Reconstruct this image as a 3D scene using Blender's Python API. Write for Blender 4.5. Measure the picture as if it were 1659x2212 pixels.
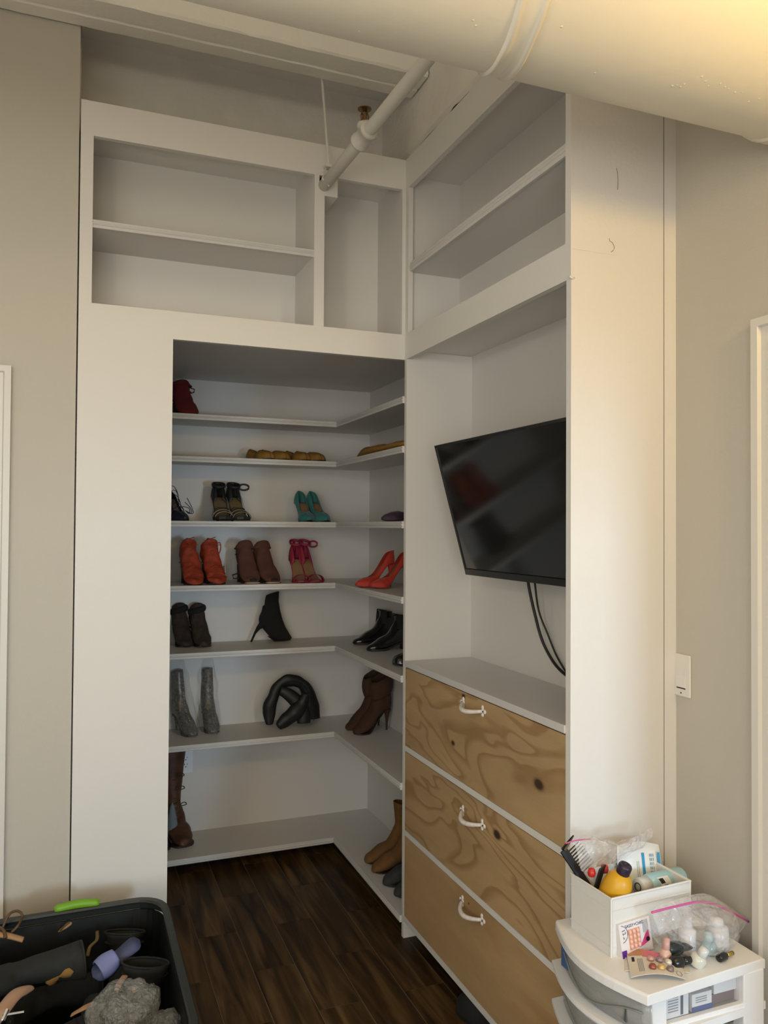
import bpy, bmesh, math, random
from mathutils import Vector, Matrix, noise
random.seed(7)
PI = math.pi
for o in list(bpy.data.objects): bpy.data.objects.remove(o)
SC = bpy.context.scene
COL = SC.collection

# ------------------------------------------------------------------ camera
F_PX = 1725.4
CAM = Vector((-1.2323, -2.9106, 1.6))
RT = Vector((0.93022913, -0.36692747, 0.00616406))
UP = Vector((-0.0126852, -0.01536356, 0.9998015))
FW = Vector((0.36675993, 0.93012268, 0.01894618))
cd = bpy.data.cameras.new('camera'); co = bpy.data.objects.new('camera', cd); COL.objects.link(co)
cd.sensor_fit = 'HORIZONTAL'; cd.sensor_width = 36.0; cd.lens = 36.0 * F_PX / 1659.0
cd.clip_start = 0.02; cd.clip_end = 60
m = Matrix((RT, UP, -FW)).transposed().to_4x4(); m.translation = CAM
co.matrix_world = m
SC.camera = co

def on(px, py, ax, val):
    """point where the ray of a photo pixel meets the plane  ax = val"""
    r = FW + RT * ((px - 829.5) / F_PX) + UP * ((1106 - py) / F_PX)
    i = 'xyz'.index(ax)
    return CAM + r * ((val - CAM[i]) / r[i])

# ------------------------------------------------------------------ world, light, exposure
W = bpy.data.worlds.new('world'); SC.world = W; W.use_nodes = True
W.node_tree.nodes['Background'].inputs[0].default_value = (0.75, 0.85, 1.0, 1)
W.node_tree.nodes['Background'].inputs[1].default_value = 1.0
SC.view_settings.view_transform = 'Standard'; SC.view_settings.look = 'None'
SC.view_settings.gamma = 1.0; SC.view_settings.use_curve_mapping = False
SC.view_settings.exposure = -0.05

def area(name, loc, target, sx, sy, power, col):
    l = bpy.data.lights.new(name, 'AREA'); l.shape = 'RECTANGLE'; l.size = sx; l.size_y = sy
    l.energy = power; l.color = col
    o = bpy.data.objects.new(name, l); COL.objects.link(o); o.location = loc
    o.rotation_euler = (Vector(target) - Vector(loc)).to_track_quat('-Z', 'Y').to_euler()
    return o
# daylight by unseen windows; the two on the left are added fill
area('window_daylight', (0.66, -5.38, 1.20), (0.45, 0, 1.15), 0.36, 0.7, 76, (0.58, 0.80, 1.0))
area('window_daylight.001', (-1.9, -5.38, 1.60), (-1.7, 0, 1.3), 1.3, 1.7, 42, (1.0, 0.965, 0.89))
area('window_daylight.002', (-3.12, -4.15, 1.60), (0, -1.0, 1.3), 1.5, 1.7, 30, (1.0, 0.965, 0.89))

# ------------------------------------------------------------------ materials
MATS = {}
def mat(name, col, rough=0.5, metal=0.0, nscale=0, namp=0.0, bump=0.0, bscale=60, spec=0.5, emit=None, sheen=0.0, stretch=None, coat=0.0):
    if name in MATS: return MATS[name]
    mt = bpy.data.materials.new(name); mt.use_nodes = True
    nt = mt.node_tree; b = nt.nodes['Principled BSDF']
    b.inputs['Base Color'].default_value = (*col, 1); b.inputs['Roughness'].default_value = rough
    b.inputs['Metallic'].default_value = metal; b.inputs['Specular IOR Level'].default_value = spec
    if sheen: b.inputs['Sheen Weight'].default_value = sheen
    if coat: b.inputs['Coat Weight'].default_value = coat; b.inputs['Coat Roughness'].default_value = 0.08
    tc = nt.nodes.new('ShaderNodeTexCoord'); mp = nt.nodes.new('ShaderNodeMapping')
    nt.links.new(tc.outputs['Object'], mp.inputs[0])
    if stretch: mp.inputs['Scale'].default_value = stretch
    if namp:
        n = nt.nodes.new('ShaderNodeTexNoise'); n.inputs['Scale'].default_value = nscale; n.inputs['Detail'].default_value = 5
        nt.links.new(mp.outputs[0], n.inputs['Vector'])
        r = nt.nodes.new('ShaderNodeValToRGB')
        r.color_ramp.elements[0].position = 0.3; r.color_ramp.elements[1].position = 0.7
        r.color_ramp.elements[0].color = (*[c * (1 - namp) for c in col], 1)
        r.color_ramp.elements[1].color = (*[min(1, c * (1 + namp)) for c in col], 1)
        nt.links.new(n.outputs['Fac'], r.inputs[0]); nt.links.new(r.outputs[0], b.inputs['Base Color'])
    if bump:
        n = nt.nodes.new('ShaderNodeTexNoise'); n.inputs['Scale'].default_value = bscale; n.inputs['Detail'].default_value = 4
        nt.links.new(mp.outputs[0], n.inputs['Vector'])
        bp = nt.nodes.new('ShaderNodeBump'); bp.inputs['Strength'].default_value = bump; bp.inputs['Distance'].default_value = 0.01
        nt.links.new(n.outputs['Fac'], bp.inputs['Height']); nt.links.new(bp.outputs[0], b.inputs['Normal'])
    if emit:
        b.inputs['Emission Color'].default_value = (*emit[0], 1); b.inputs['Emission Strength'].default_value = emit[1]
    MATS[name] = mt
    return mt

def film(name, col, fac, rough=0.15, bump=0.4, bscale=40):
    """clear plastic film: part of the light passes straight through, the rest meets a glossy skin"""
    if name in MATS: return MATS[name]
    mt = bpy.data.materials.new(name); mt.use_nodes = True; nt = mt.node_tree
    b = nt.nodes['Principled BSDF']; out = nt.nodes['Material Output']
    b.inputs['Base Color'].default_value = (*col, 1); b.inputs['Roughness'].default_value = rough; b.inputs['Specular IOR Level'].default_value = 1.0
    t = nt.nodes.new('ShaderNodeBsdfTransparent'); mx = nt.nodes.new('ShaderNodeMixShader'); mx.inputs[0].default_value = fac
    nt.links.new(t.outputs[0], mx.inputs[1]); nt.links.new(b.outputs[0], mx.inputs[2]); nt.links.new(mx.outputs[0], out.inputs[0])
    n = nt.nodes.new('ShaderNodeTexNoise'); n.inputs['Scale'].default_value = bscale; n.inputs['Detail'].default_value = 3; n.inputs['Distortion'].default_value = 1.2
    tc = nt.nodes.new('ShaderNodeTexCoord'); nt.links.new(tc.outputs['Object'], n.inputs['Vector'])
    bp = nt.nodes.new('ShaderNodeBump'); bp.inputs['Strength'].default_value = bump; bp.inputs['Distance'].default_value = 0.02
    nt.links.new(n.outputs['Fac'], bp.inputs['Height']); nt.links.new(bp.outputs[0], b.inputs['Normal'])
    MATS[name] = mt
    return mt

WHITE = mat('white_paint', (0.69, 0.67, 0.63), 0.55, bump=0.03, bscale=250)
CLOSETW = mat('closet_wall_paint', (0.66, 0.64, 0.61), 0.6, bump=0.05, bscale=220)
SHELFW = mat('white_shelf_paint', (0.62, 0.605, 0.58), 0.45, bump=0.03, bscale=200)
TANW = mat('beige_wall_paint', (0.50, 0.465, 0.40), 0.7, bump=0.08, bscale=220)
CASING = mat('white_casing_paint', (0.66, 0.64, 0.59), 0.4)
CONC = mat('painted_concrete', (0.82, 0.78, 0.70), 0.8, nscale=5, namp=0.06, bump=0.35, bscale=35)
PLASTER = mat('painted_plaster', (0.84, 0.80, 0.71), 0.6, bump=0.25, bscale=30)
DUCTM = mat('painted_duct', (0.68, 0.64, 0.54), 0.42, bump=0.10, bscale=22)
PIPEM = mat('painted_pipe', (0.68, 0.66, 0.60), 0.4, bump=0.1, bscale=60)
BRASS = mat('brass', (0.20, 0.125, 0.055), 0.4, 0.9)
DARK = mat('dark_gap', (0.012, 0.011, 0.01), 0.9)
GROUT = mat('grout', (0.17, 0.135, 0.095), 0.9)
PLASTW = mat('white_plastic', (0.78, 0.78, 0.79), 0.35, spec=0.5)
SWITCHM = mat('switch_plastic', (0.72, 0.69, 0.64), 0.3)
BLACKP = mat('black_plastic', (0.012, 0.012, 0.013), 0.35)
CABLE = mat('black_cable', (0.008, 0.008, 0.008), 0.45)

# ------------------------------------------------------------------ mesh helpers
def axisM0(p, d): return Matrix.Translation(p) @ Vector(d).to_track_quat('Z', 'Y').to_matrix().to_4x4()
class MB:
    def __init__(s): s.v = []; s.f = []
    def add(s, vs, fs):
        k = len(s.v); s.v += [tuple(v) for v in vs]; s.f += [tuple(i + k for i in f) for f in fs]; return s
    def box(s, a, b):
        x0, y0, z0 = a; x1, y1, z1 = b
        return s.add([(x0,y0,z0),(x1,y0,z0),(x1,y1,z0),(x0,y1,z0),(x0,y0,z1),(x1,y0,z1),(x1,y1,z1),(x0,y1,z1)],
                     [(0,3,2,1),(4,5,6,7),(0,1,5,4),(1,2,6,5),(2,3,7,6),(3,0,4,7)])
    def prism(s, poly, e0, e1, axis='x'):
        """extrude a closed 2-D polygon along an axis"""
        def P(p, e):
            if axis == 'x': return (e, p[0], p[1])
            if axis == 'y': return (p[0], e, p[1])
            return (p[0], p[1], e)
        n = len(poly)
        return s.add([P(p, e0) for p in poly] + [P(p, e1) for p in poly],
                     [tuple(range(n))[::-1], tuple(range(n, 2*n))] + [(i, (i+1) % n, n + (i+1) % n, n + i) for i in range(n)])
    def rings(s, rs, cap=(True, True), closed=False):
        n = len(rs[0]); vs = [p for r in rs for p in r]; fs = []
        R_ = len(rs)
        for i in range(R_ if closed else R_ - 1):
            j = (i + 1) % R_
            for k in range(n): fs.append((i*n+k, i*n+(k+1) % n, j*n+(k+1) % n, j*n+k))
        if not closed:
            if cap[0]: fs.append(tuple(range(n))[::-1])
            if cap[1]: fs.append(tuple(range((R_-1)*n, R_*n)))
        return s.add(vs, fs)
    def tube(s, pts, r, n=8, closed=False, flat=1.0, upv=(0, 0, 1)):
        pts = [Vector(p) for p in pts]; N = len(pts); rs = []
        if isinstance(r, (list, tuple)) and len(r) != N:
            q_ = [k * (len(r) - 1) / (N - 1) for k in range(N)]; r = [r[int(t)] + (r[min(int(t) + 1, len(r) - 1)] - r[int(t)]) * (t - int(t)) for t in q_]
        for i, p in enumerate(pts):
            a = pts[(i-1) % N] if (closed or i > 0) else p; b = pts[(i+1) % N] if (closed or i < N-1) else p
            t = (b - a); t = t.normalized() if t.length > 1e-9 else Vector((0, 0, 1))
            u = Vector(upv); 
            if abs(u.dot(t)) > 0.95: u = Vector((1, 0, 0))
            s1 = t.cross(u).normalized(); s2 = s1.cross(t)
            rr = r[i] if isinstance(r, (list, tuple)) else r
            rs.append([p + s1 * (rr * math.cos(2*PI*k/n)) + s2 * (rr * flat * math.sin(2*PI*k/n)) for k in range(n)])
        return s.rings(rs, closed=closed)
    def lathe(s, prof, c=(0, 0, 0), n=20, M=None):
        rs = [[Vector((r*math.cos(2*PI*k/n), r*math.sin(2*PI*k/n), z)) for k in range(n)] for r, z in prof]
        if M is not None: rs = [[M @ p for p in r] for r in rs]
        rs = [[p + Vector(c) for p in r] for r in rs]
        return s.rings(rs)
    def grid(s, fn, nu, nv):
        vs = [fn(i/(nu-1), j/(nv-1)) for i in range(nu) for j in range(nv)]
        return s.add(vs, [(i*nv+j, i*nv+j+1, (i+1)*nv+j+1, (i+1)*nv+j) for i in range(nu-1) for j in range(nv-1)])
    def xf(s, M): s.v = [tuple(M @ Vector(v)) for v in s.v]; return s
    def build(s, name, m, parent=None, smooth=False, bevel=0, solid=0, sub=0, kind=None, label=None):
        me = bpy.data.meshes.new(name); me.from_pydata(s.v, [], s.f); me.validate()
        bm = bmesh.new(); bm.from_mesh(me); bmesh.ops.recalc_face_normals(bm, faces=bm.faces); bm.to_mesh(me); bm.free()
        if smooth:
            for p in me.polygons: p.use_smooth = True
        me.materials.append(m)
        o = bpy.data.objects.new(name, me); COL.objects.link(o)
        if parent: o.parent = parent
        if solid:
            md = o.modifiers.new('solid', 'SOLIDIFY'); md.thickness = solid; md.offset = 0
        if bevel:
            md = o.modifiers.new('bevel', 'BEVEL'); md.width = bevel; md.segments = 2; md.limit_method = 'ANGLE'
        if sub:
            md = o.modifiers.new('sub', 'SUBSURF'); md.levels = sub; md.render_levels = sub
        if kind: o['kind'] = kind
        if label: o['label'] = label
        return o
def box(name, a, b, m, parent=None, **k): return MB().box(a, b).build(name, m, parent, **k)
def thing(name, label, cat, loc=(0, 0, 0), rz=0, group=None):
    o = bpy.data.objects.new(name, None); COL.objects.link(o); o.location = loc; o.rotation_euler = (0, 0, rz)
    o.empty_display_size = 0.05
    return tag(o, label, cat, group)
def tag(o, label, cat, group=None):
    o['label'] = label; o['category'] = cat
    if group: o['group'] = group
    return o
def text(s, size, M, m, parent, name='lettering', ext=0.0002):
    c = bpy.data.curves.new('t', 'FONT'); c.body = s; c.size = size; c.extrude = ext; c.align_x = 'CENTER'; c.align_y = 'CENTER'
    t = bpy.data.objects.new('t', c); COL.objects.link(t)
    dg = bpy.context.evaluated_depsgraph_get(); me = bpy.data.meshes.new_from_object(t.evaluated_get(dg))
    bpy.data.objects.remove(t)
    me.transform(M); me.materials.clear(); me.materials.append(m)
    o = bpy.data.objects.new(name, me); COL.objects.link(o); o.parent = parent
    return o

# ------------------------------------------------------------------ measures (metres, from the camera fit)
XL, XL2, XO = -1.2112, -1.1696, -0.8956          # left edge of the closet front, of its cubby, of its doorway
ZT, ZH, ZU, ZO = 3.064, 2.944, 2.3645, 2.2646     # top rail top / bottom, lower rail top / bottom
LB = 1.1286                                       # length of the drawer and television side
BX, BXU, CW, CG = 0.2896, 0.2351, 0.351, 0.3062
YB, YS = 1.167, 0.85
ZS = [2.1187, 1.9216, 1.6225, 1.324, 1.0145, 0.594, 0.0787]
ZC = 3.47

# ------------------------------------------------------------------ floor
def plank_mat():
    mt = bpy.data.materials.new('wood_look_tile'); mt.use_nodes = True; nt = mt.node_tree; b = nt.nodes['Principled BSDF']
    N = nt.nodes.new; L = nt.links.new
    tc = N('ShaderNodeTexCoord'); oi = N('ShaderNodeObjectInfo')
    off = N('ShaderNodeVectorMath'); off.operation = 'SCALE'; off.inputs[0].default_value = (13.1, 7.7, 3.3); L(oi.outputs['Random'], off.inputs['Scale'])
    ad = N('ShaderNodeVectorMath'); L(tc.outputs['Object'], ad.inputs[0]); L(off.outputs[0], ad.inputs[1])
    mp = N('ShaderNodeMapping'); mp.inputs['Scale'].default_value = (22, 1.9, 1); L(ad.outputs[0], mp.inputs[0])
    n1 = N('ShaderNodeTexNoise'); n1.inputs['Scale'].default_value = 1.0; n1.inputs['Detail'].default_value = 7; n1.inputs['Distortion'].default_value = 0.9; L(mp.outputs[0], n1.inputs['Vector'])
    r = N('ShaderNodeValToRGB'); e = r.color_ramp.elements
    e[0].position = 0.33; e[0].color = (0.016, 0.008, 0.0025, 1); e[1].position = 0.72; e[1].color = (0.150, 0.088, 0.034, 1)
    k = r.color_ramp.elements.new(0.5); k.color = (0.062, 0.034, 0.011, 1)
    L(n1.outputs['Fac'], r.inputs[0])
    hv = N('ShaderNodeHueSaturation'); mr = N('ShaderNodeMapRange'); mr.inputs[3].default_value = 0.7; mr.inputs[4].default_value = 1.25
    L(oi.outputs['Random'], mr.inputs[0]); L(mr.outputs[0], hv.inputs['Value']); L(r.outputs[0], hv.inputs['Color']); L(hv.outputs[0], b.inputs['Base Color'])
    b.inputs['Roughness'].default_value = 0.5; b.inputs['Specular IOR Level'].default_value = 0.25
    bp = N('ShaderNodeBump'); bp.inputs['Strength'].default_value = 0.12; bp.inputs['Distance'].default_value = 0.004; L(n1.outputs['Fac'], bp.inputs['Height']); L(bp.outputs[0], b.inputs['Normal'])
    return mt
PLANK = plank_mat()
floor = box('floor', (-3.2, -5.5, -0.12), (3.0, 1.3, -0.0015), GROUT, kind='structure')
floor['label'] = 'dark brown wood-look plank tile floor'
pm = {}
x0 = 0.015; PW = 0.1525; PLN = 0.61
for c in range(-13, 3):
    xa = x0 + c * PW; xb = xa + PW
    ph = 0.262 if (c % 2) else 0.262 + 0.305
    for k in range(-7, 3):
        ya = max(ph + k * PLN, -3.6); yb = min(ph + (k + 1) * PLN, YB)
        xa2, xb2 = max(xa, -1.9), min(xb, BX if ya > -1.2 else CW)
        if xb2 - xa2 < 0.01 or yb - ya < 0.02: continue
        g = 0.0016
        key = (round(xb2 - xa2, 3), round(yb - ya, 3))
        if key not in pm:
            o = MB().box((-(xb2-xa2)/2+g, -(yb-ya)/2+g, -0.004), ((xb2-xa2)/2-g, (yb-ya)/2-g, 0)).build('plank', PLANK, floor)
            pm[key] = o.data
        else:
            o = bpy.data.objects.new('plank', pm[key]); COL.objects.link(o); o.parent = floor
        o.location = ((xa2+xb2)/2, (ya+yb)/2, 0)
box('floor_tiles_far', (-3.2, -5.5, -0.004), (3.0, -3.6, 0), PLANK, floor, kind='stuff')
box('floor_tiles_far', (-3.2, -3.6, -0.004), (-1.9, 0.0, 0), PLANK, floor, kind='stuff')
box('floor_tiles_far', (CW, -3.6, -0.004), (3.0, -2.5, 0), PLANK, floor, kind='stuff')

# ------------------------------------------------------------------ room shell
def struct(name, a, b, m, **k): return box(name, a, b, m, kind='structure', **k)
struct('ceiling', (-3.2, -5.5, ZC), (3.0, 1.3, ZC + 0.1), CONC)
struct('wall_left', (-3.2, 0.008, 0), (XL - 0.005, 0.13, ZC), TANW)
wl = MB()
for (ya, yb, za, zb) in ((-5.5, -5.0, 0, ZC), (-3.3, 0.13, 0, ZC), (-5.0, -3.3, 0, 0.7), (-5.0, -3.3, 2.5, ZC)): wl.box((-3.3, ya, za), (-3.2, yb, zb))
wl.build('wall_far_left', WHITE, kind='structure')
wf = MB()
for (ya, yb, za, zb) in ((-5.0, -4.95, .7, 2.5), (-3.35, -3.3, .7, 2.5), (-4.95, -3.35, .7, .75), (-4.95, -3.35, 2.45, 2.5), (-4.95, -3.35, 1.58, 1.62)): wf.box((-3.28, ya, za), (-3.22, yb, zb))
wf.build('window_3', CASING, kind='structure')
# wall behind the camera with two window openings
wb = MB()
xs_ = [-3.2, -2.55, -1.25, 0.4, 0.92, 3.0]
for i in range(5):
    if i in (1, 3):
        wb.box((xs_[i], -5.6, 0), (xs_[i+1], -5.5, 0.7)); wb.box((xs_[i], -5.6, 2.5), (xs_[i+1], -5.5, ZC))
    else: wb.box((xs_[i], -5.6, 0), (xs_[i+1], -5.5, ZC))
wb.build('wall_rear', WHITE, kind='structure')
for i, (xa, xb) in enumerate(((-2.55, -1.25), (0.4, 0.92))):
    f = MB(); f.box((xa, -5.58, 0.7), (xa+.05, -5.52, 2.5)); f.box((xb-.05, -5.58, 0.7), (xb, -5.52, 2.5)); f.box((xa, -5.58, 0.7), (xb, -5.52, 0.75)); f.box((xa, -5.58, 2.45), (xb, -5.52, 2.5)); f.box((xa, -5.575, 1.58), (xb, -5.525, 1.62))
    f.build('window_%d' % (i+1), CASING, kind='structure')
struct('wall_bulkhead', (-0.60, -3.25, 1.56), (3.0, -3.13, ZC), WHITE)  # added unseen, blocks daylight from the upper column and cubbies
rug = box('area_rug', (-3.0, -3.15, 0.0005), (-0.38, -1.2, 0.012), mat('cream_rug', (.78, .75, .68), .95, bump=.3, bscale=300)); tag(rug, 'pale cream rug on the floor in front of the tote', 'rug')  # added out of view to bounce light up to the beam
# the bed is added unseen, its white cover throws window light to the ceiling
bounce_bed = thing('bed', 'wide bed with plain white cover behind the viewpoint', 'bed', (-1.7, -4.25, 0))
MB().box((-.85, -.95, 0), (.85, .95, .28)).build('bed_base', mat('bed_base', (.25, .2, .15), .7), bounce_bed)
MB().box((-.9, -1.0, .28), (.9, 1.0, .58)).build('mattress', mat('bed_linen', (.82, .81, .79), .8), bounce_bed, bevel=.06)
struct('wall_far_right', (3.0, -5.5, 0), (3.1, -2.4, ZC), WHITE)
struct('wall_return', (0.47, -2.55, 0), (3.0, -2.45, ZC), WHITE)
# right wall with the door opening next to the cart
wr = MB(); wr.box((CW, -1.475, 0), (0.47, -LB + 0.02, ZC)); wr.box((CW, -2.55, 0), (0.47, -2.285, ZC)); wr.box((CW, -2.285, 2.05), (0.47, -1.475, ZC))
wr.build('wall_right', TANW, kind='structure')
# door on the right wall, its casing has a raised outer bead
d = MB(); d.box((CW + 0.03, -2.28, 0.005), (CW + 0.07, -1.48, 2.045))
for (ya, yb) in ((-2.2, -1.92), (-1.84, -1.56)):
    for (za, zb) in ((0.25, 0.95), (1.1, 1.9)): d.box((CW + 0.024, ya, za), (CW + 0.03, yb, zb))
d.build('door_1', CASING, kind='structure', bevel=0.003)
def casing(name, plane, c0, c1, ztop, w):
    """mitred door casing with a raised outer bead; c0..c1 is the opening, plane maps (across, z, protrusion) to the room"""
    prof = [(0, 0), (0, .016), (.012, .016), (.014, .011), (w - .024, .013), (w - .020, .022), (w, .022), (w, 0)]
    rs = [[plane(c0 - o, 0.0, e) for o, e in prof], [plane(c0 - o, ztop + o, e) for o, e in prof], [plane(c1 + o, ztop + o, e) for o, e in prof], [plane(c1 + o, 0.0, e) for o, e in prof]]
    return MB().rings(rs).build(name, CASING, kind='structure')
casing('trim_1', lambda c, z, e: (CW - e, c, z), -2.276, -1.484, 2.047, 0.071)
casing('trim_2', lambda c, z, e: (c, 0.008 - e, z), -2.29, -1.487, 2.055, 0.071)
struct('door_2', (-2.3, -0.004, 0.005), (-1.487, 0.008, 2.055), CASING)
# closet shell
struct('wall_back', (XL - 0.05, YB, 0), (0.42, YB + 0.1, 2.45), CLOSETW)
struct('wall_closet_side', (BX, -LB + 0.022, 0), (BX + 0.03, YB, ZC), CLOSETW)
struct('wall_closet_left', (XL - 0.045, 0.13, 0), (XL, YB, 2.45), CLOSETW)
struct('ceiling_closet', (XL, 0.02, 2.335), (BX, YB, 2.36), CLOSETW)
# concrete above the closet
struct('wall_concrete', (XL - 0.005, 0.33, 2.9), (0.10, 0.42, ZC), CONC)
struct('wall_closet_gap', (XL - 0.06, 0.12, 2.36), (XL, 0.42, ZC), CONC)
def rough_beam(name, x0, x1, y0, y1, z0, z1, m, n=90, amp=0.004):
    b = MB(); rs = []
    for i in range(n + 1):
        x = x0 + (x1 - x0) * i / n
        def j(k, s=1.0): return amp * s * (noise.noise(Vector((x * 14, k * 7.3, 1.7))) + 0.6 * noise.noise(Vector((x * 45, k * 3.1, 9.2))))
        ym = y0 + (y1 - y0) * 0.40; yn = y0 + (y1 - y0) * 0.58
        ch = max(0, noise.noise(Vector((x * 9, 4.4, 0)))) * 0.016
        rs.append([(x, y0 + j(1), z1), (x, y0 + j(1), z0 + 0.008 + j(2)), (x, y0 + 0.008 + j(3), z0 + j(4, .6)),
                   (x, yn - 0.006 + j(5), z0 + j(6, .4)), (x, yn + j(7), z0 + 0.003 + ch * .5), (x, yn + 0.008 + j(7), z0 - 0.002 + j(8, .4)),
                   (x, y1 - 0.006, z0 - 0.002 + j(9, .5)), (x, y1 + j(10), z0 + 0.006 + j(11)), (x, y1 + j(10), z1)])
    b.rings(rs); return b.build(name, m, kind='structure')
rough_beam('ceiling_beam', -3.2, 0.02, -0.168, 0.004, 3.318, ZC, PLASTER)
yb_ = MB(); rs = []
for i in range(61):
    y = -5.4 + (0.33 + 5.4) * i / 60
    j = lambda k: 0.004 * noise.noise(Vector((y * 9, k * 5.1, 2.2)))
    rs.append([(0.026 + j(1), y, ZC), (0.026 + j(2), y, 3.122 + 2 * j(3)), (0.036 + j(4), y, 3.100 + 2.4 * j(4)), (0.33, y, 3.108), (0.33, y, ZC)])
yb_.rings(rs).build('ceiling_beam.001', CONC, kind='structure')

box('crack_gap', (0.042, -1.6, 3.0645), (0.32, -0.06, 3.107), DARK, bpy.data.objects['ceiling_beam.001'])  # dark filler block, the gap's shade put into its colour
ck = MB(); rs = []
for i in range(50):
    y = -0.07 - 0.80 * i / 49; h = max(.0008, .0045 + .006 * noise.noise(Vector((y * 7, 3.3, 0))) + .008 * math.exp(-((y + .42) / .03) ** 2))
    rs.append([(.0045, y, 3.0635), (.0045, y, 3.064 + h), (.030, y, 3.064 + h), (.030, y, 3.0635)])
ck.rings(rs).build('crack_gap', DARK, bpy.data.objects['ceiling_beam.001'])  # solid dark strip drawn for the shade inside the crack
# end of the built-in: plastered wall face with a groove and a strip
wall_end = struct('wall_end', (0.001, -LB, 0), (CG, -LB + 0.022, ZC), mat('white_wall_face', (0.70, 0.68, 0.65), 0.5, bump=0.06, bscale=90))
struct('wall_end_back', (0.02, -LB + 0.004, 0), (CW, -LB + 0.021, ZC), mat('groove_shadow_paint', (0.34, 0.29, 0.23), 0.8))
struct('trim_3', (CG + 0.005, -LB + 0.001, 0), (CW, -LB + 0.022, ZC), MATS['white_wall_face'])
# scratches, a pulled-off hook mark and a filler seam on that face
def crack(pts, r, m=None):
    P = [on(px, py, 'y', -LB - 0.0004) for px, py in pts]
    return MB().tube(P, r, 5).build('paint_crack', m or mat('crack', (0.20, 0.15, 0.09), 0.8), wall_end)
crack([(1332, 363), (1334, 375), (1335, 390), (1334.5, 402), (1334, 410)], 0.0008)
crack([(1316, 515), (1317, 521), (1322, 523), (1326, 530), (1327, 536), (1324, 542), (1320, 544)], 0.0008)
crack([(1236, 537), (1262, 541), (1290, 546), (1328, 551)], 0.0006, MATS['white_wall_face'])
MB().tube([on(1230, 596, 'y', -LB - .002), on(1236, 601, 'y', -LB - .002), on(1241, 600, 'y', -LB - .001)], [.003, .004, .002], 6).build('paint_lump', MATS['white_wall_face'], wall_end, smooth=True)

# ------------------------------------------------------------------ duct and sprinkler pipe
mS = 0.6495; DR = 0.215; DY = -1.62
DZ = 1.6 + mS * (DY - CAM.y) + DR * math.sqrt(1 + mS * mS)
duct = thing('air_duct', 'fat round painted air duct crossing below the ceiling', 'duct', (0, DY, DZ))
rs = []
for i in range(121):
    x = -3.15 + (3.5 * i / 120)
    rs.append([(x, DR * math.cos(2*PI*k/64), DR * math.sin(2*PI*k/64)) for k in range(64)])
MB().rings(rs).build('pipe_body', DUCTM, duct, smooth=True)
def seam(px, py, w, lean, name='seam_band'):
    p = on(px, py, 'y', DY + 0.54 * DR); x = p.x
    b = MB(); rs = []
    for i in range(15):
        u = i / 14 * 2 - 1
        h = 0.0015 + 0.0055 * math.exp(-((abs(u) - 0.75) / 0.16) ** 2)
        if abs(u) > 0.98: h = -0.001
        r = []
        for k in range(64):
            a = 2*PI*k/64
            wob = 0.0016 * noise.noise(Vector((math.cos(a)*3, math.sin(a)*3, u*4 + px)))
            r.append((x + u * w + lean * math.cos(a) * DR + wob * 2, (DR + h + wob) * math.cos(a), (DR + h + wob) * math.sin(a)))
        rs.append(r)
    b.rings(rs, closed=False, cap=(False, False)).build(name, DUCTM, duct, smooth=True)
seam(1042, 156, 0.030, 0.22); seam(1625, 292, 0.026, 0.22); 
# paint drips and blobs on the duct belly
for px, py, s in [(1285, 158, 5), (1213, 58, 5), (1022, 44, 5), (1028, 56, 4), (776, 68, 4), (1452, 186, 5), (1462, 184, 4), (1470, 188, 5), (1478, 182, 4), (1516, 166, 5), (1524, 176, 5), (1530, 186, 4), (1556, 181, 4), (1566, 188, 5), (1574, 192, 4), (1588, 200, 5), (1603, 199, 4), (1617, 220, 5), (1640, 214, 4)]:
    r = FW + RT * ((px - 829.5) / F_PX) + UP * ((1106 - py) / F_PX)
    # first hit of the ray with the duct cylinder
    oy, oz = CAM.y - DY, CAM.z - DZ; A = r.y**2 + r.z**2; B = 2*(oy*r.y + oz*r.z); Cc = oy*oy + oz*oz - DR*DR; D = B*B - 4*A*Cc
    if D < 0: continue
    tt = (-B - math.sqrt(D)) / (2*A); p = CAM + r * tt - Vector((0, DY, DZ))
    n = Vector((0, p.y, p.z)).normalized()
    rr_ = .0013 * s; bb = MB().lathe([(.0002, -rr_), (rr_ * .7, -rr_ * .7), (rr_, 0), (rr_ * .7, rr_ * .7), (.0002, rr_)], (0, 0, 0), 10, axisM0(p - n * (rr_ * .86), n))
    bb.build('paint_blob', DUCTM, duct, smooth=True)

P0 = on(697, 403, 'y', 0.06); P0 = Vector((-0.351, 0.10, 2.893))
PA = Vector((-0.340, 0.0, 2.906)); PB = on(905, 150, 'y', -0.72)
pd = (PB - PA); PEND = PA + pd * 2.6
pipe = thing('sprinkler_pipe', 'white sprinkler pipe with brass head entering the cabinet notch', 'pipe', PA)
rel = lambda p: Vector(p) - PA
MB().tube([rel(PA - pd * 0.12), rel(PA + pd * 0.5), rel(PEND)], 0.0225, 16).build('pipe_body', PIPEM, pipe, smooth=True)
TE = PA + pd * 0.485
du = pd.normalized()
MB().tube([rel(TE - du*.045), rel(TE - du*.043), rel(TE - du*.032), rel(TE - du*.03), rel(TE + du*.03), rel(TE + du*.032), rel(TE + du*.043), rel(TE + du*.045)], [.024, .034, .034, .030, .030, .034, .034, .024], 16).build('tee_fitting', PIPEM, pipe, smooth=True)
MB().lathe([(.022, 0), (.022, .028), (.027, .03), (.027, .042), (.017, .043)], rel(TE), 14).build('tee_outlet', PIPEM, pipe, smooth=True)
hd = MB(); hd.lathe([(.015, .043), (.015, .052), (.009, .056), (.008, .072), (.013, .078), (.007, .084), (.006, .09), (.024, .092), (.024, .0945), (.0, .096)], rel(TE), 14)
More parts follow.
